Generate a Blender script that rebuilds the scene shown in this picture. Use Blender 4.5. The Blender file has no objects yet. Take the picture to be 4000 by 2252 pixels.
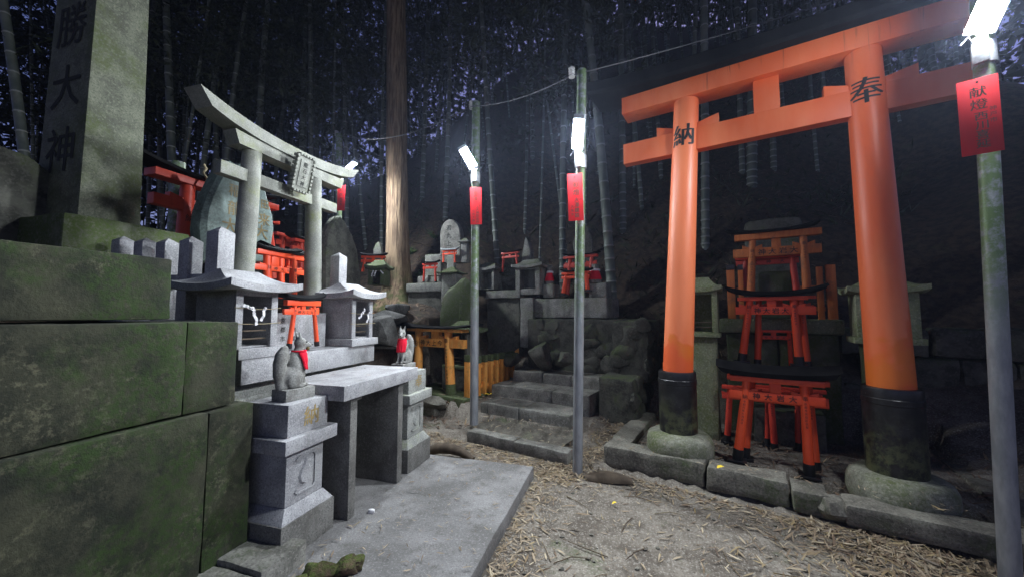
import bpy, bmesh, math, random
from mathutils import Vector, Matrix, noise
R = math.radians
random.seed(7)
sc = bpy.context.scene
col = sc.collection
# ------------------------------------------------------------------ view used to survey the site (pixels of the 2575 px wide picture)
F, PITCH, H, K = 1450., math.atan(98/1450.), 1.5, 1.5534
def ray(px, py):
    cx = (px*K-2000)/F; cy = (1126-py*K)/F
    c, s = math.cos(PITCH), math.sin(PITCH)
    return Vector((cx, c-cy*s, s+cy*c))
class Frame:
    def __init__(self, deg):
        self.a = R(deg); self.ex = Vector((math.cos(self.a), math.sin(self.a), 0)); self.ey = Vector((-self.ex.y, self.ex.x, 0))
    def world(self, x, y, z=0): return self.ex*x+self.ey*y+Vector((0, 0, z))
    def local(self, p): return Vector((p.dot(self.ex), p.dot(self.ey), p.z))
    def hit(self, px, py, y):
        d = ray(px, py); t = y/d.dot(self.ey); p = d*t; return (p.dot(self.ex), H+p.z)
    def gnd(self, px, py, z):
        d = ray(px, py); p = d*((z-H)/d.z); return (p.dot(self.ex), p.dot(self.ey))
A = Frame(73.74); C = Frame(-32); N = Frame(0); Q = Frame(-18)
# ------------------------------------------------------------------ mesh collector
class MB:
    def __init__(self): self.v = []; self.f = []; self.m = []
    def add(self, vs, fs, mi=0):
        o = len(self.v); self.v += [Vector(p) for p in vs]
        for f in fs: self.f.append([i+o for i in f]); self.m.append(mi)
    def addbm(self, bm, mi=0):
        bm.verts.index_update(); self.add([v.co.copy() for v in bm.verts], [[v.index for v in f.verts] for f in bm.faces], mi); bm.free()
    def hull(self, pts, bev=.006, mi=0):
        bm = bmesh.new()
        for p in pts: bm.verts.new(p)
        bmesh.ops.convex_hull(bm, input=bm.verts)
        bmesh.ops.dissolve_limit(bm, angle_limit=.02, verts=bm.verts, edges=bm.edges)
        if bev: bmesh.ops.bevel(bm, geom=list(bm.edges), offset=bev, segments=2, affect='EDGES', profile=.6)
        self.addbm(bm, mi)
    def box(self, x0, x1, y0, y1, z0, z1, bev=.006, mi=0, tx=0, ty=0):
        self.hull([(x0, y0, z0), (x1, y0, z0), (x1, y1, z0), (x0, y1, z0), (x0+tx, y0+ty, z1), (x1-tx, y0+ty, z1), (x1-tx, y1-ty, z1), (x0+tx, y1-ty, z1)], bev, mi)
    def rough(self, x0, x1, y0, y1, z0, z1, amp=.012, step=.12, mi=0, seed=0, sc_=4., fine=.3, bev=.02):
        bm = bmesh.new(); bmesh.ops.create_cube(bm, size=1)
        bmesh.ops.scale(bm, vec=(x1-x0, y1-y0, z1-z0), verts=bm.verts)
        bmesh.ops.translate(bm, vec=((x0+x1)/2, (y0+y1)/2, (z0+z1)/2), verts=bm.verts)
        if bev: bmesh.ops.bevel(bm, geom=list(bm.edges), offset=bev, segments=2, affect='EDGES', profile=.55)
        for ax, lo, hi in ((0, x0, x1), (1, y0, y1), (2, z0, z1)):
            n = min(40, int((hi-lo)/step))
            for i in range(1, n+1):
                co = [0, 0, 0]; no = [0, 0, 0]; co[ax] = lo+(hi-lo)*i/(n+1); no[ax] = 1
                bmesh.ops.bisect_plane(bm, geom=bm.verts[:]+bm.edges[:]+bm.faces[:], plane_co=co, plane_no=no)
        o = Vector((seed*7.3, seed*3.1, seed*1.7))
        for v in bm.verts:
            p = v.co*sc_+o
            v.co += noise.noise_vector(p)*amp+noise.noise_vector(p*4.)*amp*fine
        self.addbm(bm, mi)
    def rock(self, c, rx, ry, rz, seed=0, amp=.25, sub=3, mi=0, flat=0):
        bm = bmesh.new(); bmesh.ops.create_icosphere(bm, subdivisions=sub, radius=1)
        o = Vector((seed*5.7, seed*2.3, seed*9.1)); rk = random.Random(seed*13+1)
        planes = [(Vector((rk.gauss(0, 1), rk.gauss(0, 1), rk.gauss(0, .8))).normalized(), rk.uniform(.55, .85)) for _ in range(9)] if amp >= .2 else []
        for v in bm.verts:
            p = v.co.copy(); d = 1+amp*noise.noise(p*1.3+o)+amp*.45*noise.noise(p*3.1+o)+amp*.18*noise.noise(p*8+o)
            q = Vector([math.copysign(abs(k)**.75, k) for k in p])*d
            for pn, pd in planes:
                e = q.dot(pn)-pd
                if e > 0: q -= pn*e*.9
            v.co = Vector((c[0]+q.x*rx, c[1]+q.y*ry, c[2]+max(q.z, -1+flat)*rz))
        self.addbm(bm, mi)
    def tube(self, pts, rad, n=12, mi=0, cap=True):
        pts = [Vector(p) for p in pts]; rings = []; vs = []; fs = []
        if not isinstance(rad, (list, tuple)): rad = [rad]*len(pts)
        prev = None
        for i, p in enumerate(pts):
            t = (pts[min(i+1, len(pts)-1)]-pts[max(i-1, 0)]).normalized()
            if prev is None:
                u = t.orthogonal().normalized()
            else:
                u = (prev-t*prev.dot(t)).normalized()
            prev = u; w = t.cross(u)
            for k in range(n):
                a = 2*math.pi*k/n; vs.append(p+(u*math.cos(a)+w*math.sin(a))*rad[i])
        for i in range(len(pts)-1):
            for k in range(n):
                fs.append([i*n+k, i*n+(k+1) % n, (i+1)*n+(k+1) % n, (i+1)*n+k])
        if cap: fs.append(list(range(n))[::-1]); fs.append([(len(pts)-1)*n+k for k in range(n)])
        self.add(vs, fs, mi)
    def lathe(self, c, prof, n=32, mi=0, amp=0, seed=0):
        vs = []; fs = []
        for r, z in prof:
            for k in range(n):
                a = 2*math.pi*k/n; q = Vector((math.cos(a), math.sin(a), z*3+seed))
                rr = r*(1+amp*noise.noise(q*1.5)); vs.append((c[0]+rr*math.cos(a), c[1]+rr*math.sin(a), c[2]+z+amp*.1*noise.noise(q*2)))
        for i in range(len(prof)-1):
            for k in range(n): fs.append([i*n+k, i*n+(k+1) % n, (i+1)*n+(k+1) % n, (i+1)*n+k])
        fs.append(list(range(n))[::-1]); fs.append([(len(prof)-1)*n+k for k in range(n)])
        self.add(vs, fs, mi)
    def loft(self, rings, mi=0, close=True):
        n = len(rings[0]); vs = [p for r in rings for p in r]; fs = []
        for i in range(len(rings)-1):
            for k in range(n if close else n-1): fs.append([i*n+k, i*n+(k+1) % n, (i+1)*n+(k+1) % n, (i+1)*n+k])
        if close: fs.append(list(range(n))[::-1]); fs.append([(len(rings)-1)*n+k for k in range(n)])
        self.add(vs, fs, mi)
    def build(self, name, mats, parent=None, loc=(0, 0, 0), rz=0, ang=38, smooth=True):
        me = bpy.data.meshes.new(name); me.from_pydata([tuple(p) for p in self.v], [], self.f)
        mats = mats if isinstance(mats, (list, tuple)) else [mats]
        for m in mats: me.materials.append(m)
        me.polygons.foreach_set('material_index', self.m)
        bm = bmesh.new(); bm.from_mesh(me); bmesh.ops.recalc_face_normals(bm, faces=bm.faces); bm.to_mesh(me); bm.free()
        if smooth:
            me.polygons.foreach_set('use_smooth', [True]*len(me.polygons)); me.set_sharp_from_angle(angle=R(ang))
        o = bpy.data.objects.new(name, me); col.objects.link(o); o.location = loc; o.rotation_euler = (0, 0, rz)
        if parent: o.parent = parent
        return o
    # glyph: flat lettering; o origin, ux right, uy up in 3-D
    def glyph(self, ch, o, ux, uy, size, mi=0, wrap=None, jit=0):
        vs, fs = glyph_data(ch)
        o = Vector(o); ux = Vector(ux); uy = Vector(uy)
        if wrap is None:
            nn = ux.cross(uy).normalized()
            for k, (dx, dy) in enumerate(((-.012, .006), (.012, -.006))[:2 if size > .045 else 1]):
                self.add([o+ux*((x+dx)*size)+uy*((y+dy)*size)+nn*(k*.0004) for x, y in vs], fs, mi)
            return
        bm = bmesh.new(); bv = [bm.verts.new((x*size, y*size, 0)) for x, y in vs]
        for f in fs:
            try: bm.faces.new([bv[i] for i in f])
            except ValueError: pass
        for i in range(-9, 10):
            bmesh.ops.bisect_plane(bm, geom=bm.verts[:]+bm.edges[:]+bm.faces[:], plane_co=(size*i*.055, 0, 0), plane_no=(1, 0, 0))
        rr, az0 = wrap
        bm.verts.index_update()
        vv = []
        for v in bm.verts:
            a = az0+v.co.x/rr; vv.append(o+Vector((math.cos(a)*rr, math.sin(a)*rr, v.co.y)))
        self.add(vv, [[v.index for v in f.verts] for f in bm.faces], mi); bm.free()
_gc = {}
def glyph_data(ch):
    if ch not in _gc:
        c = bpy.data.curves.new('glyph', 'FONT'); c.body = ch; c.size = 1; c.align_x = 'CENTER'; c.resolution_u = 2
        o = bpy.data.objects.new('glyph', c); col.objects.link(o)
        dg = bpy.context.evaluated_depsgraph_get(); dg.update()
        me = bpy.data.meshes.new_from_object(o.evaluated_get(dg))
        xs = [v.co.x for v in me.vertices]; ys = [v.co.y for v in me.vertices]
        cx = (min(xs)+max(xs))/2; cy = (min(ys)+max(ys))/2
        _gc[ch] = ([(v.co.x-cx, v.co.y-cy) for v in me.vertices], [list(p.vertices) for p in me.polygons])
        bpy.data.objects.remove(o); bpy.data.curves.remove(c); bpy.data.meshes.remove(me)
    return _gc[ch]
# ------------------------------------------------------------------ materials
def lin(c): return tuple(c)+(1,) if len(c) == 3 else c
class NT:
    def __init__(self, name):
        m = bpy.data.materials.new(name); m.use_nodes = True; self.m = m; self.t = m.node_tree; self.t.nodes.clear()
        self.out = self.n('ShaderNodeOutputMaterial'); self.b = self.n('ShaderNodeBsdfPrincipled'); self.l(self.b.outputs[0], self.out.inputs[0])
    def n(self, k, **kw):
        x = self.t.nodes.new(k)
        for a, b in kw.items(): setattr(x, a, b)
        return x
    def l(self, a, b): self.t.links.new(a, b)
    def pos(self): 
        if not hasattr(self, '_p'): self._p = self.n('ShaderNodeNewGeometry')
        return self._p.outputs['Position']
    def noise(self, s, det=4, rough=.6, vec=None, dist=0):
        x = self.n('ShaderNodeTexNoise'); x.inputs['Scale'].default_value = s; x.inputs['Detail'].default_value = det; x.inputs['Roughness'].default_value = rough
        x.inputs['Distortion'].default_value = dist
        self.l(vec or self.pos(), x.inputs['Vector']); return x.outputs[0]
    def step(self, v, lo, hi):
        x = self.n('ShaderNodeMapRange', interpolation_type='SMOOTHSTEP'); x.inputs[1].default_value = lo; x.inputs[2].default_value = hi
        self.l(v, x.inputs[0]); return x.outputs[0]
    def math(self, op, a, b=None):
        x = self.n('ShaderNodeMath', operation=op)
        for i, q in enumerate((a, b)):
            if q is None: continue
            if isinstance(q, (int, float)): x.inputs[i].default_value = q
            else: self.l(q, x.inputs[i])
        return x.outputs[0]
    def mix(self, f, a, b):
        x = self.n('ShaderNodeMix', data_type='RGBA')
        for i, q in ((0, f), (6, a), (7, b)):
            if isinstance(q, (int, float)): x.inputs[i].default_value = q
            elif isinstance(q, tuple): x.inputs[i].default_value = lin(q)
            else: self.l(q, x.inputs[i])
        return x.outputs[2]
    def bump(self, h, st, dist=.02, prev=None):
        x = self.n('ShaderNodeBump'); x.inputs['Strength'].default_value = st; x.inputs['Distance'].default_value = dist; self.l(h, x.inputs['Height'])
        if prev: self.l(prev, x.inputs['Normal'])
        return x.outputs[0]
def stone(name, c1, c2, sc=6, rough=.8, speck=None, spk=180, moss=None, bump=.35, bsc=40, stain=None):
    q = NT(name)
    c = q.mix(q.step(q.noise(sc, 6), .35, .65), c1, c2)
    if speck:
        c = q.mix(q.math('MULTIPLY', q.step(q.noise(spk, 2), .5, .62), speck[1]), c, speck[0])
        c = q.mix(q.math('MULTIPLY', q.step(q.noise(spk*.7, 2), .55, .66), speck[1]*.8), c, tuple(min(1, k*1.5) for k in c2))
    if stain:
        mp = q.n('ShaderNodeMapping'); mp.inputs['Scale'].default_value = (1, 1, .22); q.l(q.pos(), mp.inputs[0])
        c = q.mix(q.math('MULTIPLY', q.step(q.noise(7, 5, vec=mp.outputs[0]), .48, .7), stain[1]), c, stain[0])
    if moss:
        up = q.n('ShaderNodeSeparateXYZ'); q.l(q._p.outputs['Normal'], up.inputs[0])
        f = q.math('ADD', q.noise(moss[2] if len(moss) > 2 else 3, 7, .7), q.math('MULTIPLY', up.outputs[2], moss[3] if len(moss) > 3 else .1))
        f = q.math('MULTIPLY', q.step(f, 1-moss[1]-.13, 1-moss[1]+.13), q.step(q.noise(45, 3), .25, .6))
        c = q.mix(f, c, moss[0])
    q.l(c, q.b.inputs['Base Color']); q.b.inputs['Roughness'].default_value = rough
    nb = q.bump(q.noise(bsc, 6, .7), bump, .012)
    q.l(nb, q.b.inputs['Normal']); return q.m
def paint(name, c1, c2, rough=.38, sc=5, wear=None, bump=.05, grain=(1, 1, .15), spec=.5):
    q = NT(name)
    mp = q.n('ShaderNodeMapping'); mp.inputs['Scale'].default_value = grain; q.l(q.pos(), mp.inputs[0])
    c = q.mix(q.step(q.noise(sc, 5, vec=mp.outputs[0]), .35, .68), c1, c2)
    if wear: c = q.mix(q.math('MULTIPLY', q.step(q.noise(wear[2], 6, .7), 1-wear[1]-.1, 1-wear[1]+.1), .85), c, wear[0])
    q.l(c, q.b.inputs['Base Color']); q.b.inputs['Specular IOR Level'].default_value = spec
    rr = q.n('ShaderNodeMapRange'); q.l(q.noise(9, 4), rr.inputs[0]); rr.inputs[3].default_value = rough-.1; rr.inputs[4].default_value = rough+.18
    q.l(rr.outputs[0], q.b.inputs['Roughness'])
    q.l(q.bump(q.noise(30, 4, vec=mp.outputs[0]), bump, .01), q.b.inputs['Normal']); return q.m
def plain(name, c, rough=.7, emit=None, metal=0):
    q = NT(name); cc = q.mix(q.step(q.noise(60, 3), .3, .7), tuple(k*.8 for k in c), c); q.l(cc, q.b.inputs['Base Color']); q.b.inputs['Roughness'].default_value = rough; q.b.inputs['Metallic'].default_value = metal
    if emit: q.b.inputs['Emission Color'].default_value = lin(emit[0]); q.b.inputs['Emission Strength'].default_value = emit[1]
    return q.m
MOSS = (.045, .07, .012)
granite = stone('granite', (.27, .268, .275), (.41, .408, .415), 5, .7, speck=((.11, .11, .125), .5), spk=110, bump=.35, bsc=90, stain=((.2, .2, .18), .35))
granite_moss = stone('weathered_granite', (.25, .255, .235), (.38, .385, .36), 6, .8, speck=((.1, .105, .09), .5), spk=95, moss=((.2, .225, .1), .36, 3, .12), bump=.35, bsc=80)
torii_granite = stone('lichened_dimmed_granite', (.17, .172, .15), (.27, .275, .24), 6, .85, speck=((.09, .095, .08), .5), spk=150, moss=((.17, .19, .075), .42, 2.5, .1), bump=.35, bsc=80)  # lichen tint, plus a darker granite tone standing in for weaker lamp light
obelisk_m = stone('monument_granite', (.095, .1, .075), (.17, .18, .13), 7, .85, speck=((.06, .065, .045), .6), spk=70, moss=((.08, .1, .035), .45, 2.2, .1), bump=.35, bsc=60)
def wall_mat():
    q = NT('mossy_wall_stone'); oi = q.n('ShaderNodeObjectInfo')
    v = q.n('ShaderNodeVectorMath', operation='ADD'); q.l(q.pos(), v.inputs[0]); mm = q.n('ShaderNodeMath', operation='MULTIPLY'); q.l(oi.outputs['Random'], mm.inputs[0]); mm.inputs[1].default_value = 7; q.l(mm.outputs[0], v.inputs[1]); pv = v.outputs[0]
    c = q.mix(q.step(q.noise(5, 8, .75, pv), .36, .64), (.009, .011, .005), (.038, .039, .021))
    li = q.math('MULTIPLY', q.step(q.noise(24, 7, .8, pv), .5, .6), q.step(q.noise(3.2, 4, .6, pv), .4, .62))
    c = q.mix(q.math('MULTIPLY', li, .8), c, (.095, .09, .054))
    ms = q.math('MULTIPLY', q.step(q.noise(1.7, 6, .65, pv), .47, .62), q.step(q.noise(30, 5, .8, pv), .38, .58))
    c = q.mix(q.math('MULTIPLY', ms, .85), c, (.02, .045, .004))
    q.l(c, q.b.inputs['Base Color']); q.b.inputs['Roughness'].default_value = .93
    n1 = q.bump(q.noise(70, 7, .75, pv), .45, .01); q.l(q.bump(q.noise(9, 6, .7, pv), .25, .02, n1), q.b.inputs['Normal']); return q.m
wall_m = wall_mat()
dark_stone = stone('dark_field_stone', (.05, .049, .04), (.13, .127, .105), 6, .9, speck=((.14, .14, .12), .4), spk=40, moss=(MOSS, .36, 3, .2), bump=.6, bsc=30)
grey_stone = stone('grey_shrine_stone', (.15, .15, .135), (.31, .31, .285), 6, .88, speck=((.06, .06, .055), .5), spk=80, moss=((.07, .09, .03), .42, 3, .2), bump=.45, bsc=40, stain=((.05, .05, .045), .5))
step_m = stone('step_stone', (.12, .116, .1), (.25, .243, .215), 6, .9, speck=((.06, .06, .05), .45), spk=60, moss=(MOSS, .27, 2.3, .1), bump=.5, bsc=45)
kerb_m = stone('kerb_stone', (.1, .092, .075), (.2, .19, .155), 5, .9, speck=((.05, .047, .038), .5), spk=60, moss=((.045, .085, .008), .40, 1.5, -.06), bump=.6, bsc=40)
ring_m = stone('base_ring_stone', (.16, .165, .12), (.27, .27, .21), 7, .9, speck=((.09, .09, .07), .5), spk=60, moss=((.09, .11, .035), .47, 4, 0), bump=.5, bsc=45)
blue_m = stone('blue_green_stone', (.11, .155, .14), (.2, .26, .24), 2.2, .75, speck=((.08, .1, .09), .4), spk=30, moss=((.06, .075, .06), .42, 2, 0), bump=.5, bsc=14)
moss_stone = stone('moss_green_stone', (.07, .075, .055), (.14, .145, .11), 6, .92, moss=((.055, .08, .018), .56, 2.5, .15), bump=.6, bsc=30)
lichen_stone = stone('pale_lichen_stone', (.17, .19, .12), (.3, .32, .22), 8, .9, speck=((.1, .11, .07), .5), spk=60, moss=((.12, .15, .05), .5, 4, .1), bump=.5, bsc=50)
slab_m = stone('concrete', (.115, .111, .106), (.22, .214, .21), 2.2, .85, speck=((.10, .095, .09), .5), spk=90, moss=((.085, .08, .07), .4, 9, 0), bump=.35, bsc=60)
fox_m = stone('carved_fox_stone', (.17, .165, .15), (.3, .3, .28), 9, .85, speck=((.08, .08, .07), .5), spk=130, bump=.3, bsc=80)
verm = paint('vermilion_paint', (.8, .135, .035), (.86, .235, .095), .3, 2.2, wear=((.7, .15, .012), .42, 1.6), grain=(1, 1, .5), spec=.6)
def verm_big():
    q = NT('weathered_vermilion_paint'); s_ = q.n('ShaderNodeSeparateXYZ'); q.l(q.pos(), s_.inputs[0])
    mp = q.n('ShaderNodeMapping'); mp.inputs['Scale'].default_value = (1, 1, .25); q.l(q.pos(), mp.inputs[0])
    c = q.mix(q.step(q.noise(2.4, 5, .6, mp.outputs[0]), .35, .65), (.8, .14, .035), (.88, .235, .09))
    hgt = q.math('ADD', s_.outputs[2], q.math('MULTIPLY', q.noise(2.2, 3), 2.2))
    c = q.mix(q.math('MULTIPLY', q.math('SUBTRACT', 1, q.step(hgt, 2.35, 2.5)), .8), c, q.mix(q.step(q.noise(2.8, 5, .65), .4, .6), (.74, .17, .012), (.78, .105, .02)))
    md = q.n('ShaderNodeMapping'); md.inputs['Scale'].default_value = (1, 1, .06); q.l(q.pos(), md.inputs[0])
    dr = q.math('MULTIPLY', q.step(q.noise(26, 3, .6, md.outputs[0]), .6, .72), q.step(s_.outputs[2], 3.55, 4.0))
    c = q.mix(q.math('MULTIPLY', dr, .6), c, (.16, .025, .012))
    c = q.mix(q.math('MULTIPLY', q.step(q.noise(30, 5, .75), .64, .72), .5), c, (.5, .16, .07))
    q.l(c, q.b.inputs['Base Color']); rr = q.n('ShaderNodeMapRange'); q.l(q.noise(7, 5, .7, mp.outputs[0]), rr.inputs[0]); rr.inputs[3].default_value = .3; rr.inputs[4].default_value = .62
    q.l(rr.outputs[0], q.b.inputs['Roughness']); q.b.inputs['Specular IOR Level'].default_value = .6
    mg = q.n('ShaderNodeMapping'); mg.inputs['Scale'].default_value = (1, 1, .08); q.l(q.pos(), mg.inputs[0])
    q.l(q.bump(q.noise(60, 5, .7, mg.outputs[0]), .12, .01), q.b.inputs['Normal']); return q.m
verm = verm_big()
verm_small = paint('bright_vermilion_paint', (.74, .06, .013), (.82, .095, .028), .42, 6, wear=((.42, .04, .015), .3, 14), bump=.12)
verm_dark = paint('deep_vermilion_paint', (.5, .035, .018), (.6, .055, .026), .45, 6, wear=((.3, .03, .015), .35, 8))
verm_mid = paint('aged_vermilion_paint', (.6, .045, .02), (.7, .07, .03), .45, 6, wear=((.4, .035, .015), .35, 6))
orange = paint('faded_orange_paint', (.72, .27, .045), (.8, .38, .09), .6, 9, wear=((.32, .17, .05), .4, 7), bump=.3, grain=(3, 3, .4))
orange_dk = paint('weathered_orange_paint', (.42, .105, .018), (.52, .16, .035), .6, 9, wear=((.2, .08, .03), .4, 7), bump=.3, grain=(3, 3, .4))
def sleeve_mat():
    q = NT('weathered_black_paint'); s_ = q.n('ShaderNodeSeparateXYZ'); q.l(q.pos(), s_.inputs[0])
    f = q.math('MULTIPLY', q.math('SUBTRACT', 1, q.step(s_.outputs[2], .3, .75)), q.step(q.noise(9, 7, .75), .42, .6))
    c = q.mix(f, q.mix(q.step(q.noise(12, 5), .4, .7), (.006, .006, .007), (.02, .02, .022)), (.075, .085, .04))
    c = q.mix(q.math('MULTIPLY', q.step(q.noise(22, 6, .8), .62, .7), .7), c, (.13, .14, .13))
    q.l(c, q.b.inputs['Base Color']); rr = q.n('ShaderNodeMapRange'); q.l(q.noise(8, 5), rr.inputs[0]); rr.inputs[3].default_value = .18; rr.inputs[4].default_value = .6; q.l(rr.outputs[0], q.b.inputs['Roughness'])
    q.l(q.bump(q.noise(18, 5), .15, .01), q.b.inputs['Normal']); return q.m
sleeve_m = sleeve_mat()
black = paint('black_paint', (.006, .006, .007), (.016, .016, .018), .3, 6, wear=((.045, .05, .035), .33, 6))
black_roof = paint('black_roof_paint', (.004, .004, .005), (.011, .011, .012), .75, 6, spec=.08)
roof_moss = stone('mossy_roof_board', (.02, .022, .018), (.05, .052, .04), 6, .85, moss=((.07, .08, .03), .45, 5, .1), bump=.5, bsc=30)
ink = plain('black_ink', (.012, .011, .011), .6)
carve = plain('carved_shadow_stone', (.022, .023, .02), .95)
base_dk = stone('dark_base_granite', (.11, .105, .095), (.19, .185, .17), 5, .8, speck=((.06, .06, .055), .6), spk=95, bump=.3, bsc=80, stain=((.07, .065, .055), .5))
gold = plain('gold_leaf_paint', (.34, .25, .1), .6)
goldb = plain('tarnished_gold_paint', (.17, .12, .03), .6)
sign_red = paint('red_sign_lacquer', (.68, .012, .018), (.76, .022, .026), .65, 9, spec=.2)
sign_ink = plain('worn_sign_ink', (.055, .03, .012), .7)
cloth = paint('red_cloth', (.62, .01, .03), (.72, .02, .05), .85, 20, spec=.15)
paper = plain('white_paper', (.8, .79, .8), .8)
rope_m = plain('dry_straw_rope', (.4, .33, .2), .9)
cable_m = plain('grey_cable', (.13, .13, .14), .6)
porcelain = plain('porcelain', (.6, .6, .6), .3)
dark_in = plain('dark_recess', (.012, .012, .012), .95)
wood_dk = paint('dark_old_wood', (.05, .035, .022), (.1, .075, .05), .85, 9, bump=.4)
galv = stone('galvanised_steel', (.30, .32, .34), (.44, .46, .48), 14, .42, speck=((.2, .21, .2), .4), spk=60, moss=((.1, .16, .06), .3, 6, 0), bump=.08, bsc=60)
def galv_moss():
    q = NT('algae_stained_steel'); s = q.n('ShaderNodeSeparateXYZ'); q.l(q.pos(), s.inputs[0])
    mp = q.n('ShaderNodeMapping'); mp.inputs['Scale'].default_value = (1, 1, .3); q.l(q.pos(), mp.inputs[0])
    base = q.mix(q.step(q.noise(18, 5, vec=mp.outputs[0]), .3, .7), (.21, .225, .24), (.33, .345, .36))
    al = q.math('MULTIPLY', q.step(s.outputs[2], 1.2, 2.0), q.step(q.noise(14, 6, .75), .36, .56))
    q.l(q.mix(al, base, (.11, .17, .065)), q.b.inputs['Base Color'])
    q.b.inputs['Roughness'].default_value = .5; q.b.inputs['Metallic'].default_value = .25
    q.l(q.bump(q.noise(50, 4), .12, .01), q.b.inputs['Normal']); return q.m
pole_m = galv_moss()
def bark():
    q = NT('cedar_bark'); mp = q.n('ShaderNodeMapping'); mp.inputs['Scale'].default_value = (1, 1, .07); q.l(q.pos(), mp.inputs[0])
    n1 = q.noise(28, 6, .65, vec=mp.outputs[0], dist=.4)
    c = q.mix(q.step(n1, .35, .62), (.075, .044, .026), (.27, .19, .115))
    s = q.n('ShaderNodeSeparateXYZ'); q.l(q.pos(), s.inputs[0])
    m = q.math('MULTIPLY', q.math('SUBTRACT', 1, q.step(s.outputs[2], 1.6, 2.9)), q.step(q.noise(6, 6), .4, .6))
    q.l(q.mix(m, c, (.08, .095, .03)), q.b.inputs['Base Color']); q.b.inputs['Roughness'].default_value = .9
    q.l(q.bump(n1, .8, .03), q.b.inputs['Normal']); return q.m
bark_m = bark()
def bamboo_mat(name, c1, c2):
    q = NT(name); oi = q.n('ShaderNodeObjectInfo'); c = q.mix(q.step(q.noise(4, 4), .3, .7), c1, c2)
    c = q.mix(q.math('MULTIPLY', oi.outputs['Random'], .6), c, tuple(k*.45 for k in c1))
    q.l(c, q.b.inputs['Base Color']); q.b.inputs['Roughness'].default_value = .5; return q.m
culm_m = bamboo_mat('bamboo_culm', (.10, .125, .10), (.19, .215, .18)); node_m = plain('bamboo_node_bloom', (.36, .38, .35), .7)
def leafmat(name, cols, trans=.0, rough=.7):
    q = NT(name); g = q.n('ShaderNodeNewGeometry'); r = q.n('ShaderNodeValToRGB'); el = r.color_ramp.elements
    el[0].position = 0; el[0].color = lin(cols[0]); el[1].position = 1; el[1].color = lin(cols[-1])
    for i, c in enumerate(cols[1:-1]): e = el.new((i+1)/(len(cols)-1)); e.color = lin(c)
    q.l(g.outputs['Random Per Island'], r.inputs[0]); q.l(r.outputs[0], q.b.inputs['Base Color']); q.b.inputs['Roughness'].default_value = rough
    return q.m
foli_m = leafmat('bamboo_leaves', [(.012, .02, .008), (.022, .033, .012), (.04, .05, .02)])
fern_m = leafmat('fern_leaves', [(.05, .11, .02), (.08, .17, .03), (.05, .12, .05)])
litter_m = leafmat('dry_bamboo_leaves', [(.1, .065, .042), (.22, .16, .1), (.36, .28, .18), (.16, .11, .065), (.48, .40, .27), (.12, .075, .045), (.28, .21, .1), (.2, .16, .12)])
litter_dk = leafmat('damp_fallen_leaves', [(.09, .06, .04), (.16, .1, .065), (.24, .16, .1), (.12, .075, .05), (.3, .22, .13)])
yellow_m = leafmat('yellow_leaf', [(.8, .55, .03), (.8, .6, .05)])
def ground_mat():
    q = NT('packed_earth'); s = q.n('ShaderNodeSeparateXYZ'); q.l(q.pos(), s.inputs[0])
    c = q.mix(q.step(q.noise(2.2, 8, .75), .38, .62), (.09, .074, .057), (.215, .19, .155))
    c = q.mix(q.math('MULTIPLY', q.step(q.noise(70, 3), .52, .66), .55), c, (.42, .39, .34))
    c = q.mix(q.math('MULTIPLY', q.step(q.noise(38, 6, .75), .52, .64), .8), c, (.07, .052, .037))
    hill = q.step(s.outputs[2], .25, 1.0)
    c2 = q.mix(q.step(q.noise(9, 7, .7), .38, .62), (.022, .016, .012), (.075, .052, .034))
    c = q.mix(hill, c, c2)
    ms = q.math('MULTIPLY', q.step(q.noise(2.1, 6, .7), .55, .68), q.step(q.noise(40, 3), .3, .6))
    c = q.mix(q.math('MULTIPLY', ms, .6), c, (.05, .075, .02))
    q.l(c, q.b.inputs['Base Color']); q.b.inputs['Roughness'].default_value = .92
    n1 = q.bump(q.noise(60, 6, .7), .5, .012); q.l(q.bump(q.noise(9, 5), .4, .05, n1), q.b.inputs['Normal']); return q.m
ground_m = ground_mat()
mosspatch_m = stone('moss_cushion', (.05, .085, .014), (.08, .12, .022), 12, 1, speck=((.12, .1, .05), .3), spk=50, bump=1, bsc=60)
mossbank_m = stone('mossy_rubble', (.06, .052, .04), (.13, .118, .095), 6, .95, speck=((.05, .05, .04), .4), spk=60, moss=((.05, .095, .01), .36, 3, -.02), bump=1, bsc=30)
rubble_m = stone('dark_rubble_stone', (.025, .025, .02), (.075, .073, .06), 6, .92, speck=((.1, .1, .085), .35), spk=40, moss=(MOSS, .36, 3, .15), bump=.7, bsc=28)
log_m = stone('mossy_rotten_wood', (.05, .03, .018), (.11, .07, .045), 14, .95, speck=((.03, .02, .012), .5), spk=60, moss=((.06, .085, .012), .46, 9, .15), bump=1, bsc=40)
rock_m = stone('dark_bare_rock', (.05, .05, .046), (.14, .138, .13), 5, .9, speck=((.03, .03, .028), .4), spk=50, bump=.7, bsc=30)
LED = (.86, .93, 1.)
# ------------------------------------------------------------------ tagging
def tag(o, label, cat, group=None):
    o['label'] = label; o['category'] = cat
    if group: o['group'] = group
    return o
def struct(o): o['kind'] = 'structure'; return o
def thing(name, label, cat, fr, x, y, z, group=None, rz=0):
    o = bpy.data.objects.new(name, None); col.objects.link(o); o.location = fr.world(x, y, z); o.rotation_euler = (0, 0, fr.a+rz); o.empty_display_size = .1
    return tag(o, label, cat, group)
def single(mb, name, mats, fr, x, y, z, label, cat, group=None, rz=0, ang=38):
    return tag(mb.build(name, mats, None, fr.world(x, y, z), fr.a+rz, ang), label, cat, group)
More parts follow.
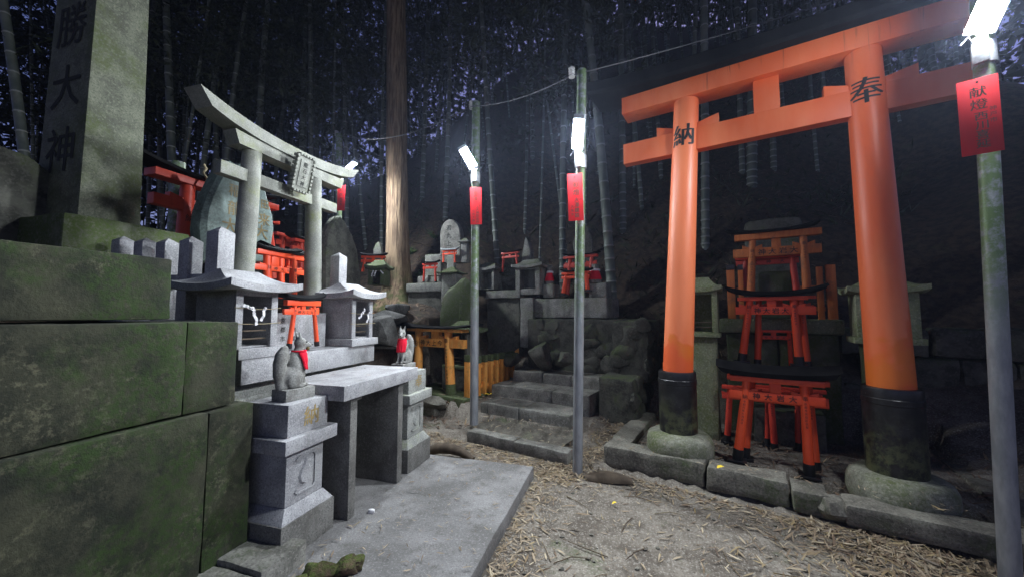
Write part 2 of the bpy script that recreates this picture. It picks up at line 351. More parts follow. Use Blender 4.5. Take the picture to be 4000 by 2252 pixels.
# ------------------------------------------------------------------ terrain
CP = []
def cpw(*a): CP.extend(a)
for X in (-4, -2, 0, 2, 4, 6):
    for Y in (-4, -1, 1): cpw((X, Y, -.1-.012*max(0, X)))
for X, Y in ((-1, 2.5), (0, 2.5), (1, 2.5), (2, 2.2), (3, 2), (0, 3.4), (.6, 3.5), (-.3, 3.9), (-.6, 4.3), (-1.2, 4.2), (-1.8, 3.6), (-2, 3), (-1.5, 4.6), (4.2, 1.6), (4.5, .5)): cpw((X, Y, -.1-.012*max(0, X)))
def cpf(fr, *pts):
    for x, y, z in pts:
        p = fr.world(x, y); CP.append((p.x, p.y, z))
cpf(C, (-3, 3.9, -.02), (-2.2, 3.9, -.0), (-1.7, 3.95, -.0), (-2.4, 4.35, .04), (-1.3, 4.6, -.06), (-1.2, 5.4, 0), (-1.2, 6, .15), (-1.6, 3.4, -.1), (-2.6, 3.4, -.09),
    (-2.2, 5.6, .5), (-3, 5.6, .52), (-3.9, 5.5, .5), (-4.3, 6.2, .62), (-2.2, 6.2, .5), (-2.5, 7.0, 1.65), (-3.6, 7.1, 1.7), (-1.3, 7, 1.3), (-2.5, 8, 2.75), (-2.5, 10, 5), (-4.5, 7.6, 1.75),
    (0, 4.4, .04), (1, 4.4, .03), (0, 5.2, .05), (1, 5.2, .04), (0, 5.9, .25), (1, 6, .25), (.3, 6.5, .8), (.4, 7.2, 1.7), (1.8, 6.6, .8), (2.6, 5.6, .35), (.3, 9, 3.8), (2.5, 8, 2.5), (4, 7, 2.2), (1.7, 4, -.1), (2.2, 4.6, -.05), (3, 3.6, -.1), (3.2, 5, .1), (.3, 12, 7), (4, 12, 6.5))
cpf(A, (4.1, 1.4, -.04), (4.4, 2.4, -.05), (5, 2.6, .35), (5.6, 3, .85), (6.3, 3.4, 1.45), (2.7, 3.5, 1.1), (1, 3.4, 1.35), (2, 5.2, 1.45), (4.2, 3.8, 1.15), (5, 4.6, 1.25), (3.7, 2.7, -.05), (3.9, 3.2, .5), (0, 4, 1.3), (2.5, 6.5, 1.5), (4.2, 6.5, 1.45), (2.3, 2.6, 0), (3.2, 2.6, 0))
cpw((-2.5, 8, 1.72), (-3.6, 8.3, 1.35), (-1.4, 8, 2.0), (-.2, 8, 2.35), (-1, 9, 3.3), (0, 10, 4.6), (0, 14, 8.8), (0, 20, 15), (0, 32, 21), (-6, 9.5, 2.3), (-6, 13, 5), (-6, 20, 9.5), (-6, 32, 15), (-13, 8, 2.2), (-13, 14, 4.6), (-13, 24, 9), (-13, 3, 1.6), (-20, 20, 4), (-7, 5, 1.6), (-8, 1, 1.3),
    (8, 8, 4.2), (8, 12, 9), (8, 20, 17), (8, 32, 25.5), (16, 10, 6.5), (16, 20, 17), (0, 60, 24), (-30, 60, 14), (30, 60, 24), (60, 60, 20), (-60, 60, 10), (-60, 0, 3), (60, 0, 2), (60, -40, 0), (-60, -40, 0), (0, -50, 0), (7, 3.5, .6), (9, 1, .4), (14, 4, 2), (30, 20, 10), (-30, 10, 3), (20, -10, 0), (-20, -10, 0), (0, -15, 0))
import numpy as np
def _tps():
    P = np.array([c[:2] for c in CP], float); Z = np.array([c[2] for c in CP], float); n = len(P)
    d2 = ((P[:, None]-P[None])**2).sum(-1); Kk = .5*d2*np.log(d2+1e-9)
    M_ = np.zeros((n+3, n+3)); M_[:n, :n] = Kk+np.eye(n)*.25; M_[:n, n] = 1; M_[:n, n+1:] = P; M_[n, :n] = 1; M_[n+1:, :n] = P.T
    return P, np.linalg.solve(M_, np.concatenate([Z, np.zeros(3)]))
TP, TW = _tps()
def tps(xs, ys):
    q = np.stack([np.ravel(xs), np.ravel(ys)], -1); out = []
    for k in range(0, len(q), 4000):
        b = q[k:k+4000]; d2 = ((b[:, None]-TP[None])**2).sum(-1)
        out.append((.5*d2*np.log(d2+1e-9)) @ TW[:-3]+TW[-3]+b @ TW[-2:])
    return np.concatenate(out)
def shape(X, Y, z):
    w_ = X*C.ex.x+Y*C.ex.y; s_ = X*C.ey.x+Y*C.ey.y
    lo = -.1-.012*max(0, X)
    pa = A.local(Vector((X, Y, 0)))
    if pa.x < 3.75 and -3 < pa.y < 2.9 and Y > -6: z = min(z, -.11)
    if w_ > -3.4 and s_ < 3.83: z = min(z, lo)
    if w_ > -1.25 and s_ < 3.98-.05*max(0, w_): z = min(z, lo) if Y > -8 else z
    if 3.98-.05*max(0, w_) <= s_ < 5.9 and -1.25 < w_ < 1.7: z = min(max(z, .02), .04)
    if -3.4 < w_ < -1.65:
        if 3.83 <= s_ < 4.6: z = min(max(z, 0), .05)
        elif 4.6 <= s_ < 5.6: z = min(z, .1)
        elif 5.6 <= s_ < 6.3: z = .5
    if -5.0 < w_ < -3.4 and 4.3 < s_ < 5.9: z = min(z, .15+.25*max(0, s_-5))
    if s_ < 4.4 and w_ > -5.0 and pa.x > 3.6: z = min(z, -.07)
    if -1.65 <= w_ <= -1.25 and s_ < 6: z = min(z, -.05+.06*max(0, s_-4))
    z = max(-.4, min(z, 26))
    n = Vector((X, Y, 3.3)); k = .012+.05*max(0, min(1, (z-.4)/1.5))
    return z+k*noise.noise(n*1.1)+k*.7*noise.noise(n*4)
def spaced(lo, hi, a, b, st):
    r = []; x = a
    while x <= b: r.append(x); x += st
    d = st; x = b
    while x < hi: d *= 1.22; x += d; r.append(x)
    d = st; x = a; l = []
    while x > lo: d *= 1.22; x -= d; l.append(x)
    return l[::-1]+r
gx = spaced(-90, 90, -5, 5, .09); gy = spaced(-60, 120, 1.2, 8.6, .09)
_z = tps(*np.meshgrid(gx, gy)).reshape(len(gy), len(gx))
gz = [[shape(x, y, float(_z[j][i])) for i, x in enumerate(gx)] for j, y in enumerate(gy)]
mb = MB(); nx = len(gx)
mb.add([(x, y, gz[j][i]) for j, y in enumerate(gy) for i, x in enumerate(gx)], [[j*nx+i, j*nx+i+1, (j+1)*nx+i+1, (j+1)*nx+i] for j in range(len(gy)-1) for i in range(nx-1)])
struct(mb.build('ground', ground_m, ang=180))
import bisect
def gsurf(X, Y):
    i = max(0, min(nx-2, bisect.bisect(gx, X)-1)); j = max(0, min(len(gy)-2, bisect.bisect(gy, Y)-1))
    a = (X-gx[i])/(gx[i+1]-gx[i]); b = (Y-gy[j])/(gy[j+1]-gy[j])
    return (gz[j][i]*(1-a)+gz[j][i+1]*a)*(1-b)+(gz[j+1][i]*(1-a)+gz[j+1][i+1]*a)*b
def ground_hit(px, py, t0=2.5, t1=60):
    d = ray(px, py); t = t0
    while t < t1:
        p = d*t
        if H+p.z < gsurf(p.x, p.y): return Vector((p.x, p.y, H+p.z))
        t += .03
    p = d*t1; return Vector((p.x, p.y, gsurf(p.x, p.y)))
# concrete slab under the altar
mb = MB(); mb.rough(.2, 3.68, .85, 2.9, -.16, 0, .007, .13, seed=3, bev=.012); s_ = mb.build('pavement', slab_m, None, (0, 0, 0), A.a); struct(s_)
# ------------------------------------------------------------------ left: mossy retaining wall
t = thing('stone_wall', 'tall mossy dark stone wall of large blocks filling the lower left', 'wall', A, 1.0, 2.3, 0)
def rel(mb, name, mat, root, fr, x, y, z, **k): return mb.build(name, mat, root, **k)
def wblock(x0, x1, y0, y1, z0, z1, sd):
    m = MB(); m.rough(x0-1.0, x1-1.0, y0-2.3, y1-2.3, z0, z1, .006, .09, seed=sd, bev=.009, sc_=3, fine=.5); m.build('block', wall_m, t)
wblock(-.6, 1.545, 2.2, 2.9, -.1, .955, 1); wblock(1.551, 1.81, 2.203, 2.9, -.1, .952, 2)
wblock(-.6, 1.435, 2.235, 3.0, .965, 1.455, 3); wblock(1.441, 1.72, 2.24, 3.0, .963, 1.452, 4)
wblock(-.6, 1.45, 2.4, 3.2, 1.468, 1.80, 5)
t = thing('kerb_block', 'low worn kerb blocks at the foot of the mossy wall', 'kerb', A, 1.5, 2.0, 0)
m = MB(); m.rough(.13, .43, -.13, .3, -.1, .125, .009, .08, seed=7, bev=.012); m.build('block', step_m, t)
m = MB(); m.rough(-.9, .122, -.1, .3, -.1, .095, .012, .08, seed=8, bev=.015); m.build('block', step_m, t)
# granite post fence beside the altar
t = thing('stone_fence', 'grey granite post and rail fence enclosing the stone altar', 'fence', A, 2.05, 2.9, 1.2)
def fpost(x, y, w, z0, z1):
    m = MB(); h = w/2; z0 -= 1.2; z1 -= 1.2; x -= 2.05; y -= 2.9
    m.hull([(x-h, y-h, z0), (x+h, y-h, z0), (x+h, y+h, z0), (x-h, y+h, z0), (x-h, y-h, z1-w*.4), (x+h, y-h, z1-w*.4), (x+h, y+h, z1-w*.4), (x-h, y+h, z1-w*.4), (x, y, z1)], .004)
    m.build('post', granite, t)
fpost(2.07, 2.92, .125, 1.0, 2.165); fpost(3.31, 2.92, .115, 1.0, 2.16)
for y, z in ((3.2, 2.1), (3.46, 2.1), (3.72, 2.12), (4.0, 2.15), (4.3, 2.17)): fpost(2.05, y, .105, 1.4, z)
m = MB(); m.box(-.035, .035, .04, 1.5, .5, .6); m.build('rail', granite, t)
m = MB(); m.box(-.13, .1, -.06, .5, -.1, .255, .01); m.box(-.13, .1, .503, 1.6, -.1, .25, .01); m.build('base_kerb', granite, t)
# great inscribed obelisk
t = thing('stone_monument', 'huge tapering stone obelisk with deep carved characters on a plinth', 'monument', A, 2.1, 4.6, 1.3)
m = MB(); m.rough(-.33, .56, -.42, .6, 0, 1.0, .012, .15, seed=11, bev=.02); m.build('plinth', moss_stone, t)
m = MB(); b0, b1 = (-.19, .235), (-.15, .185); y0, y1 = (-.27, .36), (-.22, .34)
m.hull([(b0[0], y0[0], 1.0), (b0[1], y0[0], 1.0), (b0[1], y0[1], 1.0), (b0[0], y0[1], 1.0), (b1[0], y1[0], 4.6), (b1[1], y1[0], 4.6), (b1[1], y1[1], 4.6), (b1[0], y1[1], 4.6)], .015)
for i, (ch, z) in enumerate((('神', 1.62), ('大', 2.2), ('勝', 2.78), ('大', 3.36))):
    f = (z-1)/3.6; x = b0[0]+(b1[0]-b0[0])*f-.004
    m.glyph(ch, (x, .06, z), (0, -1, 0), (.011, 0, 1), .43, 1)
m.build('shaft', [obelisk_m, carve], t)
# second monument and a round stone at the far left edge
t = thing('stone_pillar', 'second tall stone pillar cut off by the left edge', 'monument', A, .55, 3.9, 1.3)
m = MB(); m.hull([(-.55, -.3, 0), (.07, -.3, 0), (.07, .3, 0), (-.55, .3, 0), (-.5, -.26, 4), (.05, -.26, 4), (.05, .26, 4), (-.5, .26, 4)], .015); m.build('shaft', obelisk_m, t)
m = MB(); m.box(-.7, .2, -.4, .4, -.1, .6, .02); m.build('plinth', dark_stone, t)
m = MB(); x, z = A.hit(22, 560, 4.6)
m.hull([(a*.36, b*.12, c) for b in (-1, 1) for a, c in ((-1, -.8), (1, -.8), (1, .25), (.85, .5), (.4, .62), (-.2, .66), (-.8, .5), (-1, .2))], .03)
single(m, 'round_stone', dark_stone, A, x, 4.9, z, 'round-topped grey stone at the left edge beneath the leaning bamboo', 'stone')
# ------------------------------------------------------------------ altar: pedestals, table, plinths, shrines
def pedestal(name, cx, fy, label, moss):
    mt = granite_moss if moss else granite
    t = thing(name, label, 'pedestal', A, cx, fy, 0, 'pedestals of the fox statues')
    m = MB(); h = .215; m.box(-h, h, 0, .41, 0, .215, .005, 1)
    m.hull([(-h+.006, .006, .2152), (h-.006, .006, .2152), (h-.006, .404, .2152), (-h+.006, .404, .2152), (-.155, .045, .29), (.155, .045, .29), (.155, .36, .29), (-.155, .36, .29)], .003); m.build('base', [mt, base_dk], t)
    m = MB(); m.box(-.15, .15, .05, .355, .29, .632, .006)
    # raised jewel emblem in a sunk frame
    q = [(-.085, -.1), (-.065, -.12), (.065, -.12), (.085, -.1), (.085, .1), (.065, .12), (-.065, .12), (-.085, .1)]
    inn = [(a*.86, b*.9) for a, b in q]
    m.loft([[(a, .049, .46+b) for a, b in q], [(a, .041, .46+b) for a, b in q], [(a, .041, .46+b) for a, b in inn], [(a, .0495, .46+b) for a, b in inn]], close=False)
    for k in range(8):
        j = (k+1) % 8
    prof = [(.0, .1), (.012, .075), (.02, .055), (.045, .025), (.055, -.01), (.045, -.05), (.02, -.066), (0, -.07)]
    pts = [(a, .042-.012*(1 if 0 < i < 7 else 0), .455+b) for i, (a, b) in enumerate(prof)]
    ring0 = [(a, .0495, .455+b) for a, b in prof]+[(-a, .0495, .455+b) for a, b in prof[::-1][1:-1]]
    ring1 = [(a*.8, .038, .455+b*.85-.002) for a, b in prof]+[(-a*.8, .038, .455+b*.85-.002) for a, b in prof[::-1][1:-1]]
    m.loft([ring0, ring1]); m.build('shaft', mt, t)
    m = MB(); m.box(-.215, .215, -.01, .42, .634, .722, .005); m.build('cap', mt, t)
    m = MB(); m.box(-.165, .165, .035, .385, .7225, .925, .005)
    m.glyph('納' if not moss else '奉', (.02, .0335, .825), (1, 0, 0), (0, 0, 1), .135, 1); m.build('block', [mt, gold], t)
    return t
pedestal('pedestal', 2.05, 1.975, 'near stepped granite pedestal with a gilded character and jewel relief', False)
pedestal('pedestal', 3.385, 1.945, 'far stepped granite pedestal past the stone table, green stained', True)
t = thing('altar_table', 'heavy granite offering table on slab legs between the fox pedestals', 'table', A, 2.7, 1.87, 0)
m = MB(); m.box(-.49, .5, 0, .6, .885, .992, .006); m.build('tabletop', granite, t)
for x in (-.34, .28):
    m = MB(); m.box(x, x+.075, .065, .52, 0, .853, .005); m.box(x-.025, x+.1, .045, .54, .8532, .8848, .004); m.build('leg', base_dk, t)
t = thing('altar_plinth', 'long low granite plinth behind the table carrying two small shrines', 'plinth', A, 2.75, 2.6, 0)
m = MB(); m.box(-.72, .77, 0, .75, .99, 1.17, .007); m.build('upper_slab', granite, t)
m = MB(); m.box(-.7, .74, .12, .75, 0, .9895, .007); m.build('lower_block', granite_moss, t)
m = MB(); m.box(-.75, -.375, -.006, .55, 1.171, 1.247, .006); m.build('shrine_step', granite, t)
def hip_roof(m, x0, x1, y0, y1, z, rx0, rx1, ry, rz, th=.05, up=.035, k=1.7, n=7, ns=8, mi=0):
    # concave hipped roof: rings from the eave rectangle to the ridge
    def ring(f, zz, lift):
        f2 = f
        a0 = x0+(rx0-x0)*f2; a1 = x1+(rx1-x1)*f2; c0 = y0+(ry-.012-y0)*f2; c1 = y1+(ry+.012-y1)*f2
        out = []
        for (ax, ay), (bx, by) in (((a0, c0), (a1, c0)), ((a1, c0), (a1, c1)), ((a1, c1), (a0, c1)), ((a0, c1), (a0, c0))):
            for i in range(ns):
                tt = i/ns; e = abs(2*tt-1)**2.2
                out.append((ax+(bx-ax)*tt, ay+(by-ay)*tt, zz+lift*e))
        return out
    rings = [ring(.12, z-.004, up*.6), ring(0, z, up), ring(0, z+th, up)]
    for i in range(1, n+1):
        f = i/n; rings.append(ring(f, z+th+(rz-z-th)*f**k, up*(1-f)**2))
    m.loft(rings, mi)
def hokora(name, label, fr, x0, x1, y, depth, z0, z1, rz, mat, over=.12, ridge=.3, base=None, group=None, grille=True, open_=True, mat2=None, pw=.055):
    cx = (x0+x1)/2; t = thing(name, label, 'shrine', fr, cx, y, z0, group); w = (x1-x0)/2; hh = z1-z0
    m = MB(); hip_roof(m, -w-over, w+over, -over, depth+over, hh, -ridge/2, ridge/2, depth/2, rz-z0); m.build('roof', mat, t, ang=50)
    m = MB()
    m.box(-w, -w+.03, .02, depth, .001, hh+.02, .004); m.box(w-.03, w, .02, depth, .001, hh+.02, .004); m.box(-w+.031, w-.031, depth-.03, depth-.002, .001, hh+.02, .004)
    m.box(-w, -w+pw, -.012, .019, .001, hh+.02, .004); m.box(w-pw, w, -.012, .019, .001, hh+.02, .004); m.box(-w+pw+.001, w-pw-.001, -.008, .015, hh-.03, hh+.018, .003)
    m.box(-w+.032, w-.032, .02, depth-.032, .001, .012, .002)
    m.build('body', mat2 or mat, t)
    if grille:
        m = MB(); g0, g1 = -w+pw+.004, w-pw-.004
        for zz in (.06, .12): m.box(g0, g1, .03, .042, zz, zz+.012, .002)
        m.build('lattice', wood_dk, t)
    if base:
        m = MB(); m.box(-w-base[0], w+base[0], -base[0]-.01, depth+base[0], -base[1], 0, .006); m.build('base', mat, t)
    return t
hokora('stone_shrine', 'larger granite shrine with curved roof beside the fence, white paper strips hung across', A, 1.975, 2.31, 2.62, .38, 1.248, 1.66, 1.83, granite, .125, .3, group='granite shrines on the altar plinth')
hokora('stone_shrine', 'smaller granite shrine with curved roof at far end of the altar plinth', A, 3.165, 3.49, 2.62, .36, 1.245, 1.655, 1.82, granite, .105, .28, base=(.045, .072), group='granite shrines on the altar plinth')
# rope and paper strips on both shrines
def strip(m, p, dx, dz, w=.022):
    p = Vector(p); d = Vector((dx, -.004, dz)); n = 5; l = []; r_ = []
    sd = Vector((d.z, 0, -d.x)).normalized()*w/2
    vs = []
    for i in range(n+1):
        q = p+d*(i/n)+Vector((0, .008*math.sin(i*1.7), 0)); vs += [q-sd, q+sd]
    m.add(vs, [[2*i, 2*i+1, 2*i+3, 2*i+2] for i in range(n)])
    m.add([v+Vector((0, .0015, 0)) for v in vs], [[2*i, 2*i+2, 2*i+3, 2*i+1] for i in range(n)])
def papers(label, fr, x0, x1, y, z, items, z2=None):
    t = thing('paper_rope', label, 'rope', fr, (x0+x1)/2, y, z)
    h = (x1-x0)/2; m = MB(); m.tube([(-h+2*h*i/8, .002*math.sin(i), -.012*math.sin(math.pi*i/8)) for i in range(9)], .0025, 5)
    if z2 is not None: m.tube([(-h+2*h*i/8, 0, z2-z-.006*math.sin(math.pi*i/8)) for i in range(9)], .0025, 5)
    m.build('cord', rope_m, t)
    for x, segs in items:
        m = MB(); p = [x, -.012, -.004]
        for dx, dz in segs: strip(m, p, dx, dz); p = [p[0]+dx, p[1]-.004, p[2]+dz]
        m.rock((x, -.012, -.002), .014, .008, .012, 3, .2, 2); m.build('paper_strip', paper, t, smooth=False)
papers('cord with two white paper strips across the larger granite shrine', A, 1.96, 2.33, 2.60, 1.545, [(-.075, [(-.055, .02)]), (-.06, [(.012, -.035), (.022, -.09)]), (.04, [(-.03, -.095)])], 1.43)
papers('cord with two knotted white papers across the smaller granite shrine', A, 3.12, 3.52, 2.60, 1.51, [(-.02, [(-.06, -.055)]), (-.015, [(.025, .05)]), (.09, [(.035, .012)]), (.08, [(-.03, -.1)])], 1.40)
# inscribed panel between the shrines
m = MB(); m.box(-.33, .46, 0, .12, 0, .335, .01)
for i, s in enumerate(('奉納者', '京都市', '昭和年', '吉日')):
    for j, ch in enumerate(s): m.glyph(ch, (.02-.11*i+.05, -.002, .27-.08*j), (1, 0, 0), (0, 0, 1), .05, 1)
single(m, 'inscribed_slab', [granite, carve], A, 2.63, 2.86, 1.171, 'low granite slab with carved columns of writing between the two shrines', 'slab')
# ------------------------------------------------------------------ torii gates
def torii(label, fr, y, lb, rb, lt, rt, beam, nuki, rp, roof=None, blk=0, red=None, dark=None, texts=None, nukitext=None, group='small votive torii', name='torii', strut=True, dz=None, side=1., wedge=True, foot=True, roofmat=None, roof_th=.9, inktex=None, chs=1.25, base2=None, curve=.35, n=18):
    red = red or verm_small; dark = dark or black; ik = inktex or ink
    xl, zl = fr.hit(*lb, y); xr, zr = fr.hit(*rb, y); txl, ztl = fr.hit(*lt, y); txr, ztr = fr.hit(*rt, y)
    z0 = min(zl, zr); zt = (ztl+ztr)/2; r = (fr.hit(lb[0]+rp, lb[1], y)[0]-fr.hit(lb[0]-rp, lb[1], y)[0])/2
    bx0, bz1 = fr.hit(beam[0], beam[1], y-r); _, bz0 = fr.hit(beam[0], beam[2], y-r); bx1 = fr.hit(beam[3], beam[1], y-r)[0]
    nx0, nz1 = fr.hit(nuki[0], nuki[1], y-r); _, nz0 = fr.hit(nuki[0], nuki[2], y-r); nx1 = fr.hit(nuki[3], nuki[1], y-r)[0]
    bh = bz1-bz0; nh = nz1-nz0; zt = bz0 if dz is None else zt
    cx = (xl+xr)/2
    t = thing(name, label, 'torii gate', fr, cx, y, z0, group)
    bz0 -= z0; bz1 -= z0; nz0 -= z0; nz1 -= z0; H_ = bz0
    bd, nd = r*2.3, r*1.25
    sl = (fr.hit(lb[0], lb[1]-blk, y)[1]-zl) if blk else 0
    for i, (x, tx, zb, key) in enumerate(((xl-cx, txl-cx, zl-z0, 'l'), (xr-cx, txr-cx, zr-z0, 'r'))):
        m = MB(); k = 12; r1 = r*.86
        P0 = Vector((x, 0, zb)); P1 = Vector((tx, 0, H_+.002))
        m.tube([P0+(P1-P0)*(j/k) for j in range(k+1)], [r+(r1-r)*j/k for j in range(k+1)], n)
        if texts and texts.get(key):
            big, small, bz = texts[key]
            def at(z): f = (z-zb)/(H_-zb); return P0.lerp(P1, f), r+(r1-r)*f
            c0, rr = at(bz*H_)
            if big: m.glyph(big, (c0.x, c0.y, c0.z), 0, 0, rr*chs, 1, wrap=(rr+.0015, -math.pi/2)) if False else m.glyph_wrap(big, c0, rr, rr*chs, t, 1)
            cs = rr*.62; zz = c0.z-rr*chs*.5-cs*1.1
            for ch in small:
                c1, r2 = at(zz); m.glyph_wrap(ch, c1, r2, cs, t, 1); zz -= cs*1.28
        m.build('pillar', [red, ik], t)
        if sl:
            m = MB(); d = (P1-P0).normalized(); f = sl/ max(.01, (H_-zb)); Q1 = P0+(P1-P0)*f
            m.tube([P0, Q1, Q1+d*.001, ], [r*1.13, r*1.1, r*.9], n)
            if foot: m.box(P0.x-r*1.9, P0.x+r*1.9, -r*1.9, r*1.9, P0.z-.001, P0.z+r*.4, .002)
            m.build('sleeve', dark, t)
    m = MB(); m.box(bx0-cx, bx1-cx, -bd/2, bd/2, bz0, bz1, min(.004, bh*.08)); m.build('top_beam', red, t)
    m = MB(); m.box(nx0-cx, nx1-cx, -nd/2, nd/2, nz0, nz1, min(.004, nh*.08))
    if nukitext:
        pl = xl+(txl-xl)*.85-cx+r; pr = xr+(txr-xr)*.85-cx-r; L = len(nukitext)
        for i, ch in enumerate(nukitext):
            m.glyph(ch, (pl+(pr-pl)*(i+.5)/L, -nd/2-.002, (nz0+nz1)/2), (1, 0, 0), (0, 0, 1), min(nh*.78, (pr-pl)/L*.8), 1)
    m.build('tie_beam', [red, ik], t)
    if strut:
        m = MB(); w = r*1.05; c = (bx0+bx1)/2-cx; m.box(c-w, c+w, -nd*.45, nd*.45, nz1+.0005, bz0-.0005, .002); m.build('strut', red, t)
    if wedge:
        wl = r*1.5; wh = nh*.42
        for x, tx in ((xl, txl), (xr, txr)):
            f = nz1/H_; px = x+(tx-x)*f-cx; rr = r*.9
            for sg in (-1, 1):
                a = px+sg*rr*.75; b = px+sg*(rr+wl)
                m = MB(); m.hull([(q, s*nd*.4, zz) for s in (-1, 1) for q, zz in ((a, nz1+.0008), (b, nz1+.0008), (b, nz1+wh), (a, nz1+wh*.35))], .0015)
                m.build('wedge', red, t)
    if roof:
        rx0 = fr.hit(roof[0], beam[1], y-r*2)[0]-cx; rx1 = fr.hit(roof[1], beam[1], y-r*2)[0]-cx
        w = bd*.95*side; th = bh*roof_th; m = MB(); ns = 14; rings = []
        for i in range(ns+1):
            f = i/ns; x = rx0+(rx1-rx0)*f; e = abs(2*f-1)**2.6*curve*bh*2.2; z = bz1+.001+e
            ex = (1 if i == ns else -1 if i == 0 else 0)*th*.25
            rings.append([(x-ex, -w*.9, z), (x, -w, z+th*.45), (x+ex, -w*.86, z+th*.6), (x+ex, 0, z+th*1.15), (x+ex, w*.86, z+th*.6), (x, w, z+th*.45), (x-ex, w*.9, z)])
        m.loft(rings); m.build('roof', roofmat or black_roof, t, ang=25)
    return t
def glyph_wrap(self, ch, c, r, size, t, mi):
    # lettering bent round a pillar, centred on the side that faces the front (-y)
    vs, fs = glyph_data(ch)
    bm = bmesh.new(); bv = [bm.verts.new((x*size, y*size, 0)) for x, y in vs]
    for f in fs:
        try: bm.faces.new([bv[i] for i in f])
        except ValueError: pass
    for i in range(-6, 7):
        bmesh.ops.bisect_plane(bm, geom=bm.verts[:]+bm.edges[:]+bm.faces[:], plane_co=(size*i*.08, 0, 0), plane_no=(1, 0, 0))
    bm.verts.index_update(); rr = r*1.02+.0008
    self.add([(c[0]+rr*math.sin(v.co.x/rr), c[1]-rr*math.cos(v.co.x/rr), c[2]+v.co.y) for v in bm.verts], [[v.index for v in f.verts] for f in bm.faces], mi); bm.free()
MB.glyph_wrap = glyph_wrap
# great vermilion torii on the right, standing on ring stones
BT = 4.12
t = thing('torii', 'great vermilion torii with black sleeves and roof towering on the right', 'torii gate', C, .2*1.044, BT*1.044, -.066); t.scale = (1.044,)*3
for px, rr, ch in ((( -.60, -.435), .142, '納'), ((.965, .925), .145, '奉')):
    b = px[0]-.2; tp = px[1]-.2; zb = .26 if px[0] < 0 else .2; dzr = zb-.26
    m = MB(); k = 24; P0 = Vector((b, 0, .8)); P1 = Vector((tp, 0, 3.69))
    m.tube([P0+(P1-P0)*(j/k) for j in range(k+1)], [rr+(.118-rr)*j/k for j in range(k+1)], 40)
    z = 3.30 if px[0] < 0 else 3.32; f = (z-.8)/2.89; c = P0.lerp(P1, f); r_ = rr+(.118-rr)*f
    a0 = -.05 if px[0] < 0 else -.2
    for dx, dh in ((-.005, .003), (.005, .0035)):
     vs, fs = glyph_data(ch); bm = bmesh.new(); S_ = .235
     bv = [bm.verts.new((x*S_+dx, y*S_, 0)) for x, y in vs]
     for q in fs:
         try: bm.faces.new([bv[i] for i in q])
         except ValueError: pass
     for i in range(-12, 13): bmesh.ops.bisect_plane(bm, geom=bm.verts[:]+bm.edges[:]+bm.faces[:], plane_co=(S_*i*.045, 0, 0), plane_no=(1, 0, 0))
     bm.verts.index_update(); q = r_+.0025
     m.add([(lambda g_, h_: (P0.x+(P1.x-P0.x)*g_+h_*math.sin(a0+v.co.x/q), -h_*math.cos(a0+v.co.x/q), c.z+v.co.y))((c.z+v.co.y-.8)/2.89, rr+(.118-rr)*(c.z+v.co.y-.8)/2.89+dh) for v in bm.verts], [[v.index for v in g.verts] for g in bm.faces], 1); bm.free()
    m.build('pillar', [verm, ink], t)
    m = MB(); m.lathe((b-.002, 0, 0), [(rr*1.24, zb), (rr*1.24, .80), (rr*1.27, .805), (rr*1.27, .845), (rr*1.24, .85), (rr*1.24, .905), (rr*1.2, .925), (rr*.9, .928)], 40); m.build('sleeve', sleeve_m, t)
    m = MB(); m.lathe((b, 0, 0), [(.27, .05+dzr), (.3, .11+dzr), (.315, .17+dzr), (.31, .25+dzr), (.29, .3+dzr), (.25, .325+dzr), (.18, .335+dzr), (.1, .336+dzr)], 40, amp=.05, seed=b*3); m.build('ring_stone', ring_m, t)
m = MB(); m.box(-1.28, 1.37, -.055, .055, 3.15, 3.375, .005); m.build('tie_beam', verm, t)
m = MB(); m.box(-1.27, 1.36, -.12, .12, 3.69, 3.875, .005); m.build('top_beam', verm, t)
m = MB(); m.box(-.055, .145, -.05, .05, 3.3755, 3.6895, .004); m.build('strut', verm, t)
for x, r_ in ((-.655, .12), (.725, .12)):
    for sg in (-1, 1):
        a, b = x+sg*.09, x+sg*(.31 if sg > 0 else .27)
        m = MB(); m.hull([(q, s*.045, zz) for s in (-1, 1) for q, zz in ((a, 3.376), (b, 3.376), (b, 3.475), (a, 3.42))], .002); m.build('wedge', verm, t)
m = MB(); rings = []
for i in range(25):
    f = i/24; x = -1.66+3.44*f; e = abs(2*f-1)**2.4*.10; z = 3.877+e; s = (-1 if i == 0 else 1 if i == 24 else 0)*.04; w = .24
    rings.append([(x-s, -w*.9, z), (x, -w, z+.03), (x+s, -w, z+.13), (x+s, -w*.93, z+.15), (x+s, 0, z+.25), (x+s, w*.93, z+.15), (x+s, w, z+.13), (x, w, z+.03), (x-s, w*.9, z)])
m.loft(rings); m.build('roof', black_roof, t, ang=25)
# --- left altar toriis (beams run along the altar)
T8 = lambda a, b, n=5: None
torii('small vermilion torii with black feet standing between the two granite shrines', A, 2.66, (726, 876), (797, 869), (742, 768), (789, 768), (723, 753, 767, 807), (718, 776, 790, 805), 5.2, (708, 820), 13, texts=dict(l=('納', '令和四年七月', .88), r=('奉', '京都市伏見区稲荷', .88)), nukitext='神大上玉', foot=False)
torii('vermilion torii with black board roof behind the larger shrine, nearest of the red pair', A, 3.3, (672, 745), (737, 765), (672, 640), (737, 655), (648, 624, 636, 743), (644, 662, 676, 725), 9.2, (640, 762), texts=dict(l=('納', '', .75), r=('奉', '東京都中央区日本橋', .75)), nukitext='神大龍', blk=0)
torii('vermilion torii tucked behind the first red torii and the right granite pillar', A, 3.62, (706, 750), (781, 760), (706, 640), (781, 657), (680, 630, 643, 790), (676, 667, 681, 781), 8, (672, 795), texts=dict(l=('納', '', .75), r=('', '大阪府東大阪', .66)), blk=0)
